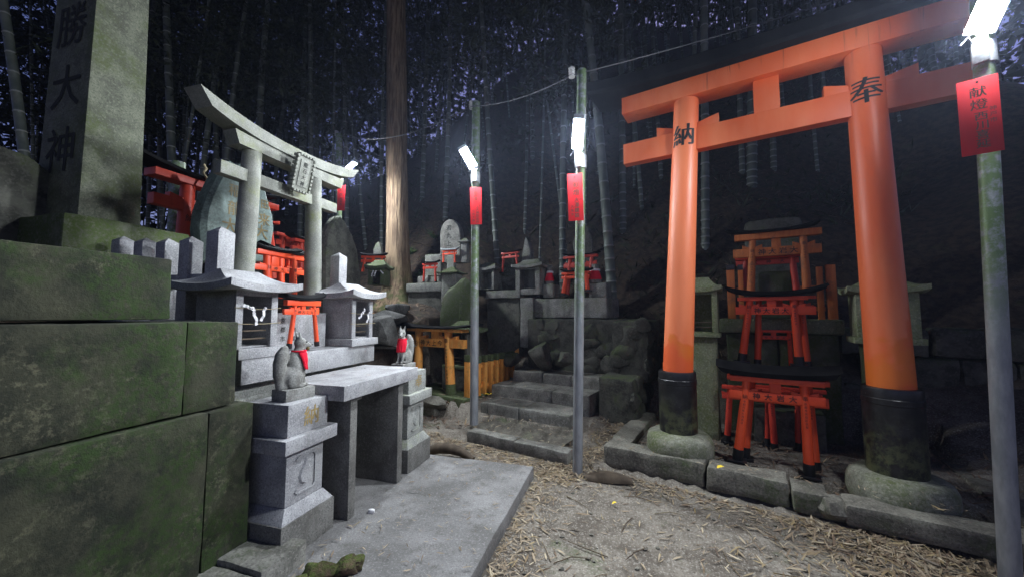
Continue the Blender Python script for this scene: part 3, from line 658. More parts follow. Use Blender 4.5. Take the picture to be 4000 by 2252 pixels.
torii('dim red torii leaning by the blue-green inscribed stone', A, 5.3, (709, 690), (745, 695), (709, 592), (745, 596), (696, 582, 590, 757), (697, 603, 613, 757), 6, None, red=verm_dark)
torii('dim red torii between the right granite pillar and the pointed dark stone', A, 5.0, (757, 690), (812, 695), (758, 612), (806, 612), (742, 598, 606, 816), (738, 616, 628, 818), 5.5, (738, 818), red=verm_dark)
torii('large red torii with wide black roof standing behind the inscribed blue-green stone', A, 5.0, (458, 650), (686, 700), (474, 440), (668, 452), (390, 418, 437, 705), (392, 481, 510, 692), 20, (330, 722), texts=dict(l=('納', '', .60)), red=verm_mid, roof_th=.75, curve=.6, group=None)
# --- grey granite torii over the altar
t = thing('stone_torii', 'grey granite torii with carved name tablet over the altar', 'torii gate', A, 2.72, 3.05, 1.15)
for x0, x1 in ((-.385, -.335), (.40, .34)):
    m = MB(); m.tube([(x0+(x1-x0)*j/10, 0, 1.745*j/10) for j in range(11)], [.086-.012*j/10 for j in range(11)], 28); m.build('pillar', torii_granite, t)
m = MB(); m.box(-.62, .63, -.045, .045, 1.46, 1.565, .004); m.build('tie_beam', torii_granite, t)
def arch(zc0, zc1, xa, xb, w, up, tilt):
    m = MB(); rings = []
    for i in range(29):
        f = i/28; x = xa+(xb-xa)*f; e = up*abs(2*f-1)**2.5; k = (2*f-1); s = tilt*(k*k*k)
        tk = .02*abs(k)**2
        rings.append([(x-s, -w, zc0+e), (x-s, w, zc0+e), (x+s, w, zc1+e+tk), (x+s, -w, zc1+e+tk)])
    m.loft(rings); return m
arch(1.745, 1.835, -.52, .68, .07, .0, .02).build('lower_lintel', torii_granite, t, ang=30)
arch(1.836, 1.935, -.78, .87, .09, .095, .045).build('upper_lintel', torii_granite, t, ang=30)
m = MB(); m.box(-.085, .085, -.02, .02, -.16, .16, .004)
for sx in (-1, 1):
    for i in range(9):
        m.hull([(sx*(.085+a), b, -.15+.0375*i+c) for a in (0, .022) for b in (-.035, .02) for c in (-.013, .013)], .003)
for sz in (-1, 1):
    for i in range(5): m.hull([(-.068+.034*i+a, b, sz*(.16+c)) for a in (-.012, .012) for b in (-.035, .02) for c in (0, .02)], .003)
m.box(-.055, .055, -.028, -.0195, -.125, .125, .002)
for i, ch in enumerate('龍石大神'): m.glyph(ch, (0, -.030, .085-.06*i), (1, 0, 0), (0, 0, 1), .05, 1)
o = m.build('name_tablet', [torii_granite, carve], t, loc=(.045, -.15, 1.68)); o.rotation_euler = (R(12), 0, 0)
# --- blue-green inscribed stone behind
pts = [(506, 622), (502, 575), (508, 530), (522, 490), (540, 455), (556, 425), (565, 408), (580, 401), (600, 412), (625, 405), (650, 425), (668, 465), (678, 505), (690, 545), (693, 580), (686, 622), (680, 660), (508, 660)]
yb = 4.1; out = [A.hit(x, y, yb) for x, y in pts]; cx, cz = 3.0, 1.3
m = MB(); P = [(x-cx, z-cz) for x, z in out]; mx = sum(p[0] for p in P)/len(P); mz = sum(p[1] for p in P)/len(P)
m.loft([[(mx+(x-mx)*k, y, mz+(z-mz)*k) for x, z in P] for k, y in ((.6, -.035), (.86, -.02), (.97, .02), (1, .07), (.97, .16), (.8, .22))])
for ch, px, py, sz in (('龍', 590, 525, .17), ('大', 577, 568, .19), ('田', 665, 515, .12), ('来', 663, 552, .16), ('大', 656, 583, .18), ('稲', 590, 480, .15)):
    x, z = A.hit(px, py, yb-.03); m.glyph(ch, (x-cx, -.04, z-cz), (1, 0, 0), (0, 0, 1), sz, 1)
single(m, 'inscribed_stone', [blue_m, goldb], A, cx, yb, cz, 'irregular blue-green standing stone with gilded characters behind the granite torii', 'stone', ang=28)
m = MB(); m.rough(-.75, .75, -.35, .5, -.5, .0, .02, .2, seed=21); single(m, 'stone_plinth', grey_stone, A, 3.0, 4.1, 1.45, 'grey plinth carrying the blue-green inscribed stone', 'plinth')
m = MB(); m.tube([(0, 0, 0), (0, 0, 2.2)], .075, 20)
x, z = A.hit(440, 560, 5.6); single(m, 'steel_post', pole_m, A, x, 5.6, 1.3, 'algae-green steel post behind the large red torii at the left', 'post')
# straw rope hanging off the beam end
m = MB(); x, z = A.hit(497, 425, 4.9); m.tube([(0, 0, .05), (.03, 0, 0), (.0, 0, -.06), (.05, 0, -.12), (.03, 0, -.18), (.07, 0, -.25)], [.012, .016, .012, .016, .012, .006], 8)
single(m, 'straw_rope', rope_m, A, x, 4.8, z, 'twisted straw rope dangling beside the red pillar', 'rope')
# big dark pointed stone
pts = [(818, 740), (817, 640), (823, 590), (834, 562), (848, 545), (856, 541), (868, 556), (886, 590), (899, 625), (906, 680), (911, 740)]
yb = 4.55; out = [A.hit(x, y, yb) for x, y in pts]; cx = sum(p[0] for p in out)/len(out); cz = 1.2
m = MB(); P = [(x-cx, z-cz) for x, z in out]
m.loft([[(x*k, y, z*(k*.3+.7)) for x, z in P] for k, y in ((.82, -.03), (.95, 0), (1, .06), (.97, .16), (.8, .22))])
single(m, 'pointed_stone', dark_stone, A, cx, yb, cz, 'large dark pointed standing stone right of the granite torii', 'stone', ang=30)
# rear right granite corner post is part of the fence; small rough stones
# ------------------------------------------------------------------ right: kerb, altar and votive gates behind the great torii
t = thing('stone_kerb', 'worn mossy stone kerb edging the platform of the great torii', 'kerb', C, 0, 4.0, -.05)
for i, (x0, x1, f0, f1) in enumerate(((-1.33, -.36, -.05, .02), (-.352, .27, -.085, -.03), (.278, .52, -.12, -.05), (.60, 1.75, -.19, -.16))):
    m = MB(); m.rough(x0, x1, f0, f0+.26, -.06, (.155, .15, .12, .105)[i], .02, .08, seed=30+i, sc_=3, bev=.03); m.build('block', kerb_m, t)
m = MB(); m.rough(-1.34, -1.10, .19, 1.6, -.06, .15, .02, .1, seed=36, bev=.03); m.build('block', kerb_m, t)
m = MB(); m.rock((.56, -.1, .02), .12, .13, .10, 4, .3); m.build('boulder', kerb_m, t)
m = MB(); m.rough(1.6, 1.78, .1, 2.4, -.05, .1, .02, .12, seed=37, bev=.03); m.rough(2.0, 2.16, .3, 2.4, -.05, .08, .02, .12, seed=38, bev=.03); m.build('side_kerb', kerb_m, t)
t = thing('stone_altar', 'mossy stone altar with thick slab top behind the great torii', 'altar', C, .35, 5.55, 0)
m = MB(); m.rough(-.63, .6, -.05, .85, 1.26, 1.43, .015, .1, seed=41, bev=.03); m.build('slab', lichen_stone, t)
m = MB(); m.rough(-.56, -.02, .0, .8, .0, 1.255, .012, .13, seed=42, bev=.02); m.rough(-.01, .55, .01, .8, .0, 1.255, .012, .13, seed=43, bev=.02); m.build('body', moss_stone, t)
m = MB(); m.rough(-.3, .35, -.36, -.02, .0, .42, .012, .1, seed=44, bev=.02); m.build('front_step', dark_stone, t)
x, z = C.hit(1820, 800, 6.0)
m = MB(); m.rough(-.19, .19, -.1, .1, 0, .62, .01, .1, seed=46, bev=.04); single(m, 'memorial_stone', moss_stone, C, .36, 6.0, 1.432, 'plain grey stone enshrined between the orange gate posts', 'stone')
m = MB(); m.rough(-.35, .35, -.15, .15, 0, 1.6, .02, .15, seed=47, bev=.08); single(m, 'tall_stone', dark_stone, C, .40, 6.75, 1.3, 'tall dim stone rising behind the orange gate', 'stone')
torii('faded orange torii with fence posts on top of the mossy altar', C, 5.65, (1888, 733), (2030, 733), (1892, 602), (2019, 591), (1846, 592, 607, 2068), (1843, 628, 649, 2068), 10.5, (1824, 2066), texts=dict(l=('納', '平成十四年四月吉日', .79), r=('奉', '大阪市中本', .86)), nukitext='神大岩大', red=orange_dk, group='gates on the right altar', roof_th=.5)
torii('deep red torii nested inside the orange one on the altar', C, 5.85, (1868, 733), (2003, 733), (1876, 665), (1993, 660), (1848, 650, 655, 2012), (1850, 656, 669, 2010), 9, None, nukitext='大神大', red=verm_dark, group='gates on the right altar', strut=False, wedge=False)
t = thing('orange_fence', 'short faded orange fence posts with rails flanking the altar gate', 'fence', C, .35, 5.75, 1.432)
for i, (px, w, top, cap) in enumerate(((1836, 20, 666, 1), (1861, 13, 666, 1), (2059, 16, 671, 0), (2087, 25, 666, 0))):
    x, z = C.hit(px, top, 5.75); w_ = C.hit(px+w/2, top, 5.75)[0]-C.hit(px-w/2, top, 5.75)[0]; x -= .35; z -= 1.432
    m = MB(); m.box(x-w_/2, x+w_/2, -.03, .03, -.0, z-(.07 if cap else 0), .003); 
    if cap: m.hull([(x-w_/2-.002, s*.033, q) for s in (-1, 1) for q in (z-.07, z)]+[(x+w_/2+.002, s*.033, q) for s in (-1, 1) for q in (z-.07, z)], .004, 1)
    m.build('post', [orange_dk, black], t)
for sx, a, b in ((-1, -.43, -.22), (1, .25, .48)):
    m = MB(); m.box(a, b, .035, .06, .36, .41, .002); m.box(a, b, .035, .06, .1, .15, .002); m.build('rail', orange_dk, t)
x0, z0 = C.hit(1860, 895, 5.25)
torii('vermilion torii in the middle of the stack on the altar front, with flared black roof', C, 5.2, (1866, 909), (2011, 919), (1885, 752), (1995, 754), (1854, 747, 756, 2032), (1849, 771, 790, 2053), 10.5, (1827, 2084), blk=22, texts=dict(l=('納', '令和六年九月吉日', .9), r=('奉', '兵庫県神戸市', .9)), nukitext='神大岩大', group='gates on the right altar', curve=.8, roof_th=1.3)
torii('red torii half hidden behind the middle vermilion one', C, 5.36, (1905, 922), (2032, 928), (1908, 752), (2013, 757), (1870, 746, 753, 2053), (1868, 768, 783, 2048), 9, None, blk=20, texts=dict(r=('奉', '大阪府堺市北区', .9)), group='gates on the right altar')
torii('smallest vermilion torii leaning against the altar front', C, 5.45, (1904, 916), (1990, 925), (1914, 834), (1984, 834), (1900, 828, 834, 1992), (1898, 842, 851, 1986), 6, None, blk=7, texts=dict(l=('納', '平成吉日', .8), r=('奉', '大阪市', .8)), nukitext='神大岩大', group='gates on the right altar', foot=False, wedge=False)
torii('bright vermilion torii on black feet, frontmost of the stack under the great torii', C, 4.4, (1854, 1157), (2036, 1198), (1878, 962), (2022, 974), (1836, 942, 955, 2074), (1834, 978, 999, 2076), 12.5, (1808, 2112), blk=31, texts=dict(l=('納', '令和六年九月吉日', .82), r=('奉', '京都市伏見区深草', .86)), nukitext='神大岩大', group='gates on the right altar', roof_th=2.0, curve=.3)
torii('vermilion torii close behind the frontmost one, its posts peeping past', C, 4.56, (1872, 1152), (2052, 1192), (1890, 962), (2032, 974), (1828, 940, 952, 2086), (1832, 980, 1002, 2084), 12, (1812, 2106), blk=31, texts=dict(r=('', '奈良県生駒市', .86)), group='gates on the right altar', roof_th=1.6, curve=.3)
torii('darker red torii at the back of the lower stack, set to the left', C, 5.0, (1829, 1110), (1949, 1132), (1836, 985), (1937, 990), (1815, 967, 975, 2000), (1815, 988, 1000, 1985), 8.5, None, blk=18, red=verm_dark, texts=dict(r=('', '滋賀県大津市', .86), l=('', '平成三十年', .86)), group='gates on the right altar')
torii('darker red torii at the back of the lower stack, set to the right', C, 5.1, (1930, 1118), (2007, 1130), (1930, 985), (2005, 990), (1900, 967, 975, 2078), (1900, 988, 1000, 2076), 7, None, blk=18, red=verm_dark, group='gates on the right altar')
# two lantern-like stone shrines on posts
t = hokora('post_shrine', 'lichen green stone shrine with dark opening on a post behind the left torii leg', C, -.66, -.27, 5.05, .3, 1.27, 1.76, 1.95, lichen_stone, .05, .2, pw=.06, base=(.02, .05), group='stone shrines on posts', grille=True)
m = MB(); m.rough(-.13, .17, .02, .3, -1.27, -.05, .01, .12, seed=51, bev=.02); m.build('post', lichen_stone, t)
t = hokora('post_shrine', 'lichen green stone shrine with flared roof on a post behind the right torii leg', C, .97, 1.43, 5.1, .32, 1.26, 1.70, 1.88, lichen_stone, .07, .22, pw=.17, base=(.03, .06), group='stone shrines on posts', grille=False)
m = MB(); m.rough(-.17, .17, .02, .3, -1.26, -.06, .01, .12, seed=52, bev=.02); m.build('post', moss_stone, t)
# dark masonry at the back right
t = thing('masonry_wall', 'dark mossy masonry wall in the shade behind the right torii leg', 'wall', C, 1.6, 6.3, 0)
for r_ in range(4):
    for i in range(7):
        m0 = .5*(r_ % 2); m = MB() if (r_ == 0 and i == 0) else m
        m.rough(-.35+.42*i-m0*.4, .05+.42*i-m0*.4, 0+.03*r_, .45, .36*r_-.1, .36*r_+.25, .03, .1, seed=60+r_*9+i, bev=.05)
m.build('stone_courses', dark_stone, t)
# dim shrine at the right edge
t = thing('offering_shelf', 'dim stone shelf and shrine at the far right edge', 'shrine', C, 2.75, 5.15, 0)
m = MB(); m.rough(-.25, .7, 0, .5, 1.22, 1.36, .012, .12, seed=71, bev=.02); m.build('slab', grey_stone, t)
m = MB(); m.rough(-.2, -.02, .05, .4, 0, 1.22, .012, .12, seed=72, bev=.02); m.rough(.4, .6, .05, .4, 0, 1.22, .012, .12, seed=73, bev=.02); m.build('leg', dark_stone, t)
m = MB(); m.box(-.15, .5, .1, .45, 1.37, 1.62, .01); m.hull([(a, b, c) for a, b, c in ((-.25, 0, 1.62), (.6, 0, 1.62), (.6, .5, 1.62), (-.25, .5, 1.62), (0, .2, 1.85), (.35, .2, 1.85), (.35, .3, 1.85), (0, .3, 1.85))], .01); m.build('shrine_box', grey_stone, t)
# ------------------------------------------------------------------ centre: kerb, steps
t = thing('stone_kerb', 'low two piece stone kerb in front of the mossy steps', 'kerb', C, -2.3, 3.75, -.1)
m = MB(); m.rough(-.72, -.02, 0, .17, -.04, .135, .012, .09, seed=81, bev=.02); m.build('block', step_m, t)
m = MB(); m.rough(-.012, .66, -.01, .16, -.04, .13, .012, .09, seed=82, bev=.02); m.build('block', step_m, t)
t = thing('stone_steps', 'dark stone steps climbing between the two lamp posts', 'steps', C, -2.5, 4.48, 0)
def step(x0, x1, y0, y1, z0, z1, joints, sd):
    e = [x0]+joints+[x1]
    m = MB()
    for i in range(len(e)-1): m.rough(e[i]+.003, e[i+1]-.003, y0, y1, z0, z1, .012, .1, seed=sd+i, bev=.018)
    m.build('step', step_m, t)
step(-.86, .56, 0, .62, -.05, .2, [-.72, -.2], 84)
step(-.98, .66, .47, 1.1, -.05, .38, [.08], 87)
step(-.86, .8, .92, 1.75, -.05, .545, [-.3, .2], 90)
m = MB(); nx_, ny_ = 60, 26
def mz(a, b):
    e = min(1, 6*a, 6*(1-a), 4*b); q = Vector((a*5, b*2.2, 1)); return e*(-.03+.07*b+.07*max(0, noise.noise(q*1.3)+.1)+.045*noise.noise(q*4)+.02*noise.noise(q*14))
m.add([(-.68+1.38*(i/nx_)+.02*noise.noise(Vector((i*.3, j*.4, 0))), -.58+.60*(j/ny_), mz(i/nx_, j/ny_)) for j in range(ny_+1) for i in range(nx_+1)], [[j*(nx_+1)+i, j*(nx_+1)+i+1, (j+1)*(nx_+1)+i+1, (j+1)*(nx_+1)+i] for j in range(ny_) for i in range(nx_)])
single(m, 'moss_bank', mossbank_m, C, -2.5, 4.48, 0, 'bank of bright green moss and rubble at the foot of the steps', 'moss')
# rough boulders beside the steps
t = thing('rubble_wall', 'dark wall of packed rough stones holding the terrace right of the steps', 'wall', C, -1.6, 5.2, 0)
m = MB(); rs = random.Random(5)
m.rough(-.18, .32, -.1, 1.2, -.1, .62, .03, .1, seed=140, bev=.05); m.rough(-.1, .42, .35, 1.3, .5, 1.40, .03, .1, seed=141, bev=.05); m.rough(-1.72, .1, .63, 1.0, .3, 1.41, .02, .12, seed=142, bev=.03)
for x, y0, y1, z0, z1, c in ((.30, -.05, 1.1, .0, .6, 9), (.4, .4, 1.2, .55, 1.35, 8)):
    for i in range(c):
        yy = y0+(y1-y0)*((i % 4)+.5+.3*rs.uniform(-1, 1))/4; zz = z0+(z1-z0)*((i//4)+.5)/max(1, (c+3)//4)
        m.rock((x, yy, zz), .07, .17, .15, rs.randint(0, 99), .3, 3)
for i in range(30):
    xx = rs.uniform(-1.5, .1); zz = rs.uniform(.55, 1.35)
    if -1.12 < xx+.02 < -.55: continue
    m.rock((xx, .635, zz), rs.uniform(.12, .2), .05, rs.uniform(.1, .16), rs.randint(0, 99), .3, 3)
for i in range(6): m.rock((-.1+.08*i, .36, .72+.12*i), .16, .07, .14, rs.randint(0, 99), .3, 3)
m.build('boulders', rubble_m, t)
for (px, py, s, w, lab) in ((1360, 893, 5.55, .28, 'pointed boulder sitting at the back of the top step'), (1418, 905, 5.6, .18, 'small low boulder on the top step beside the pointed one'), (1285, 905, 5.6, .16, 'low boulder against the stone gatepost on the top step')):
    x, z = C.hit(px, py, s); m = MB(); m.rock((0, 0, 0), w, .18, w*.8, int(px), .3, 3); single(m, 'boulder', dark_stone, C, x, s, z, lab, 'boulder')
# ------------------------------------------------------------------ centre: upper terrace shrine group
YS = 5.95
t = thing('terrace_altar', 'long weathered stone slab terrace above the steps', 'altar', C, -2.6, YS, .5)
def pxbox(fr, y, l, tp, r_, bt):
    x0, z1 = fr.hit(l, tp, y); x1, z0 = fr.hit(r_, bt, y); _, z1b = fr.hit(r_, tp, y)
    return x0, x1, z0, (z1+z1b)/2
def slab(name, px, y, d, mat, t, ox, oy, oz, sd, amp=.012):
    x0, x1, z0, z1 = pxbox(C, y, *px); m = MB(); m.rough(x0-ox, x1-ox, y-oy, y-oy+d, z0-oz, z1-oz, amp, .12, seed=sd, bev=.015); return m.build(name, mat, t)
slab('slab', (1342, 749, 1526, 799), YS, .7, grey_stone, t, -2.6, YS, .5, 101)
slab('panel', (1391, 800, 1443, 880), YS+.03, .3, grey_stone, t, -2.6, YS, .5, 102)
slab('post', (1308, 748, 1341, 874), YS-.08, .3, grey_stone, t, -2.6, YS, .5, 103)
slab('upper_slab', (1221, 729, 1307, 748), YS, .7, grey_stone, t, -2.6, YS, .5, 104)
slab('back_wall', (1226, 748, 1308, 900), YS+.06, .3, dark_stone, t, -2.6, YS, .5, 105, .03)
def pthing(name, label, cat, px, y, d, mat, group=None, sd=1, fr=C, taper=0, amp=.01):
    x0, z1 = fr.hit(px[0], px[1], y); x1, z0 = fr.hit(px[2], px[3], y); cx = (x0+x1)/2; w = (x1-x0)/2
    m = MB(); m.rough(-w, w, 0, d, 0, z1-z0, amp, .1, seed=sd, bev=min(.03, w*.3))
    return single(m, name, mat, fr, cx, y, z0, label, cat, group)
def pshrine(name, label, y, x0p, x1p, zbp, ztp, zrp, mat, over, fr=C, depth=.3, base=None, grille=False, pw=.05, group=None):
    x0, z0 = fr.hit(x0p, zbp, y); x1, z1 = fr.hit(x1p, ztp, y); _, rz = fr.hit((x0p+x1p)/2, zrp, y+depth/2)
    return hokora(name, label, fr, x0, x1, y, depth, z0, z1, rz, mat, over, (x1-x0)*.6, base=base, grille=grille, pw=pw, group=group)
pshrine('terrace_shrine', 'stone box shrine with thick shallow roof in the middle of the terrace', 6.0, 1297, 1358, 728, 671, 653, grey_stone, .07, base=(.02, .1), pw=.1, group='shrines on the upper terrace')
pshrine('terrace_shrine', 'small mossy roofed shrine just right of the left-middle lamp post', 6.15, 1205, 1243, 728, 678, 660, grey_stone, .06, pw=.06, group='shrines on the upper terrace')
m = MB(); x, z = C.hit(1250, 690, 6.7); m.rock((0, 0, 0), .5, .35, .42, 3, .3, 4); single(m, 'boulder', grey_stone, C, x, 6.75, z-.1, 'large sloping grey boulder behind the terrace shrines', 'boulder')
x, z = C.hit(1327, 655, 6.6); m = MB(); m.hull([(a*.13, b*.08, c) for b in (-1, 1) for a, c in ((-1, -.3), (1, -.3), (.8, .2), (.3, .42), (-.1, .5), (-.7, .15))], .03); single(m, 'rough_stele', grey_stone, C, x, 6.6, z, 'rough pointed stele peeking over the box shrine roof', 'stone')
x, z = C.hit(1466, 640, 6.9); m = MB(); m.rock((0, 0, .1), .28, .12, .45, 13, .2, 3); single(m, 'rough_stele', dark_stone, C, x, 6.9, z, 'broad dark rounded stele behind the right lamp post', 'stone')
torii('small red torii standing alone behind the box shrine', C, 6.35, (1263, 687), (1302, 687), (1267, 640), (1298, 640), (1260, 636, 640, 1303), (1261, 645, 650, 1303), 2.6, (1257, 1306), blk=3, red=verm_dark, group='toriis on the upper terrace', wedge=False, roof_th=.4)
torii('red torii on the terrace behind the right lamp post, the higher one', C, 6.25, (1426, 741), (1483, 735), (1434, 648), (1488, 646), (1417, 645, 651, 1501), (1416, 664, 674, 1499), 5, (1413, 1503), red=verm_dark, group='toriis on the upper terrace', roof_th=.5)
torii('red torii on the terrace behind the right lamp post, lower and leaning', C, 6.02, (1416, 741), (1478, 733), (1424, 692), (1474, 690), (1412, 685, 691, 1482), (1411, 694, 701, 1480), 5, (1408, 1485), blk=5, group='toriis on the upper terrace', wedge=False, roof_th=.6)
pthing('fox_stand', 'square stone stand under the white-collared figure at left of the terrace slab', 'stand', (1364, 714, 1391, 748), 6.05, .3, grey_stone, 'stands on the terrace', 111)
pthing('fox_stand', 'square stone stand under the bibbed figure at right end of the terrace slab', 'stand', (1480, 711, 1526, 748), 6.05, .3, grey_stone, 'stands on the terrace', 112)
def bibfig(label, px, py, w, h, y):
    x, z = C.hit(px, py, y); k = C.hit(px+1, py, y)[0]-C.hit(px, py, y)[0]; w *= k; h *= k
    t = thing('small_statue', label, 'statue', C, x, y, z, 'bibbed statues on the terrace')
    m = MB(); m.lathe((0, 0, 0), [(w*.5, 0), (w*.52, h*.1), (w*.4, h*.5), (w*.3, h*.68), (w*.27, h*.72), (w*.3, h*.82), (w*.25, h*.95), (w*.06, h)], 16, amp=.25, seed=px)
    for s in (-1, 1): m.hull([(s*w*.2+a, b, h*.9+c) for a, b, c in ((-.015, 0, 0), (.015, 0, 0), (0, .02, 0), (s*.01, .005, h*.18))], 0)
    m.build('body', grey_stone, t)
    m = MB(); m.loft([[(math.sin(a)*w*k_, -math.cos(a)*w*k_-.004, h*zz) for a in [R(q) for q in range(-80, 81, 16)]] for k_, zz in ((.34, .66), (.44, .5), (.55, .3), (.6, .16))], close=False); m.build('bib', cloth, t)
    m = MB(); m.lathe((0, 0, h*.66), [(w*.28, -.01), (w*.4, -.012), (w*.4, .02), (w*.28, .03)], 16); m.build('collar', paper, t)
bibfig('small stone figure with white collar and red bib on the terrace, left', 1383, 714, 20, 40, 6.2)
bibfig('stone fox figure with white collar and red bib at the right end of the terrace', 1497, 711, 30, 46, 6.2)
# left part of the terrace
YL = 6.6
t = thing('terrace_altar', 'stone slab on dark masonry left of the left-middle lamp post', 'altar', Q, -1, YL, 0)
def qbox(name, px, y, d, mat, sd, t=t, ox=-1, oy=YL, oz=0):
    x0, z1 = Q.hit(px[0], px[1], y); x1, z0 = Q.hit(px[2], px[3], y); m = MB(); m.rough(x0-ox, x1-ox, y-oy, y-oy+d, z0-oz, z1-oz, .012, .12, seed=sd, bev=.02); m.build(name, mat, t)
qbox('slab', (1021, 712, 1118, 733), YL, .6, grey_stone, 121); qbox('masonry', (1026, 734, 1112, 900), YL+.05, .5, dark_stone, 122)
pq = lambda *a, **k: pthing(*a, fr=Q, **k)
pq('stone_block', 'plain stone block under the small red torii on the left slab', 'stone', (1049, 693, 1112, 713), YL+.12, .3, grey_stone, sd=124)
pq('carved_slab', 'pair of small carved tablets leaning by the fern slope', 'slab', (1067, 640, 1108, 694), YL+.3, .12, grey_stone, sd=125)
torii('small red torii with dark roof on the slab left of the lamp post', Q, YL+.06, (1065, 711), (1096, 711), (1068, 667), (1094, 667), (1062, 662, 667, 1098), (1062, 671, 676, 1098), 2.4, (1059, 1102), blk=4, red=verm_dark, group='toriis on the upper terrace', wedge=False, roof_th=.7)
torii('tiny red torii hung on the face of the round-topped stele', Q, YL+.2, (1115, 660), (1144, 660), (1116, 633), (1143, 633), (1111, 630, 633.5, 1147), (1111, 637, 641, 1147), 2.2, (1107, 1151), red=verm_small, group='toriis on the upper terrace', wedge=False, roof_th=1.1, roofmat=galv)
# round topped stele
x, z = Q.hit(1132, 660, YL+.32)
pts = [(1106, 660), (1106, 585), (1110, 568), (1118, 557), (1128, 551), (1138, 552), (1148, 560), (1155, 572), (1158, 588), (1158, 660)]
P = [Q.hit(a, b, YL+.32) for a, b in pts]; m = MB(); P = [(a-x, b-z) for a, b in P]
m.loft([[(a*k, q, b if b < .1 else b*(.985 if k < 1 else 1)) for a, b in P] for k, q in ((.93, 0), (1, .02), (1, .16), (.95, .18))])
for i, ch in enumerate('若丸上'):
    gx_, gz_ = Q.hit(1129, (573, 593, 612)[i], YL+.32); m.glyph(ch, (gx_-x, -.003, gz_-z), (1, 0, 0), (0, 0, 1), .125, 1)
single(m, 'stone_stele', [step_m, carve], Q, x, YL+.32, z, 'round-topped grey stele with three carved characters on the slope', 'stele', ang=30)
pq('stone_post', 'narrow inscribed stone post under the tiny red torii', 'post', (1123, 641, 1141, 690), YL+.18, .12, grey_stone, sd=126)
x, z = Q.hit(1135, 727, YL-.1)
t = thing('stone_lantern', 'stone lantern with mossy cap between the slab and the lamp post', 'lantern', Q, x, YL-.1, z)
m = MB(); hip_roof(m, -.23, .23, -.2, .26, .3, -.04, .04, .03, .44, th=.02, up=.01); m.build('cap', moss_stone, t)
m = MB(); m.rough(-.155, .155, -.12, .18, -.3, .3, .008, .1, seed=127, bev=.02); m.build('body', grey_stone, t)
x, z = Q.hit(1168, 661, YL+.3)
t = thing('stone_lantern', 'slim roofed stone lantern right behind the round-topped stele', 'lantern', Q, x, YL+.3, z)
m = MB(); hip_roof(m, -.12, .12, -.1, .16, .42, -.03, .03, .03, .52, th=.02, up=.01); m.build('cap', grey_stone, t)
m = MB(); m.rough(-.07, .07, -.05, .1, 0, .42, .006, .08, seed=128, bev=.015); m.build('body', grey_stone, t)
# mossy pointed rock with carved column
pts = [(1100, 830), (1102, 790), (1110, 745), (1122, 727), (1140, 715), (1155, 700), (1166, 697), (1178, 706), (1186, 735), (1189, 780), (1190, 830)]
yb = 6.05; P = [Q.hit(a, b, yb) for a, b in pts]; cx = sum(p[0] for p in P)/len(P); cz = min(p[1] for p in P); m = MB(); P = [(a-cx, b-cz) for a, b in P]
mz = .35
m.loft([[(x*k, y, mz+(z-mz)*k) for x, z in P] for k, y in ((.62, -.05), (.85, -.02), (1, .08), (.9, .25), (.6, .3))])
m.loft([[(.07, -.049, .55), (.07, -.049, .05), (.15, -.049, .05), (.15, -.049, .55)], [(.08, -.052, .54), (.08, -.052, .06), (.14, -.052, .06), (.14, -.052, .54)]])
for i, ch in enumerate('子上人'): m.glyph(ch, (.11, -.055, .47-.13*i), (1, 0, 0), (0, 0, 1), .085, 1)
single(m, 'mossy_stone', [moss_stone, carve], Q, cx, yb, cz, 'mossy green pointed stone with a carved column behind the orange torii', 'stone', ang=30)
# orange torii with fence enclosing a small shrine
t = thing('stone_platform', 'mossy square stone platform under the faded orange torii', 'platform', C, -4.05, 4.45, 0)
m = MB(); m.rough(-.95, .42, 0, 1.4, -.1, .21, .014, .1, seed=131, bev=.02); m.build('slab', moss_stone, t)
m = MB(); m.rough(-.9, .0, -.2, -.02, -.1, .09, .02, .08, seed=132, bev=.04); m.build('front_stone', kerb_m, t)
m = MB(); m.rock((-.1, -.14, .13), .26, .14, .12, 3, .25); m.build('boulder', kerb_m, t)
TY = 4.62
torii('faded orange torii with black roof beyond the far fox pedestal', C, TY, (1050, 972), (1134, 990), (1054, 833), (1127, 831), (1025, 824, 831, 1162), (1030, 848, 868, 1162), 8.3, (1000, 1187), blk=24, texts=dict(l=('内', '', .80), r=('奉', '京都市東山区今熊野南谷町', .86)), nukitext='神大上今', red=orange, dark=moss_stone, group=None, roof_th=.85, side=.8, curve=.6, roofmat=black_roof, foot=False, wedge=True)
t = thing('orange_fence', 'faded orange board fence with mossy caps enclosing the stone shrine beside the lamp post', 'fence', C, -3.68, 4.62, .2)
def fb(x, y, w, h, cap=.11):
    m = MB(); m.box(x-w/2, x+w/2, y-.03, y+.03, 0, h-cap, .003); m.box(x-w/2-.003, x+w/2+.003, y-.033, y+.033, h-cap, h, .006, 1); m.build('board', [orange, moss_stone], t)
fb(-.02, 0, .1, .66)
for i in range(7): fb(.03, .2+.17*i, .08, .62)
fb(.03, 1.42, .09, .78)
m = MB(); m.box(-.02, .01, .03, 1.4, .42, .47); m.box(-.02, .01, .03, 1.4, .1, .15); m.build('rail', orange, t)
hokora('stone_shrine', 'dark mossy shrine standing inside the orange torii', C, -4.42, -3.98, 4.95, .35, .62, 1.17, 1.38, moss_stone, .1, .25, pw=.05, base=(.06, .05), mat2=dark_stone)
m = MB(); m.rough(-.3, .3, 0, .45, .2, .57, .012, .12, seed=134, bev=.02); single(m, 'shrine_base', dark_stone, C, -4.2, 4.9, 0, 'dark stone block under the shrine inside the orange torii', 'base')
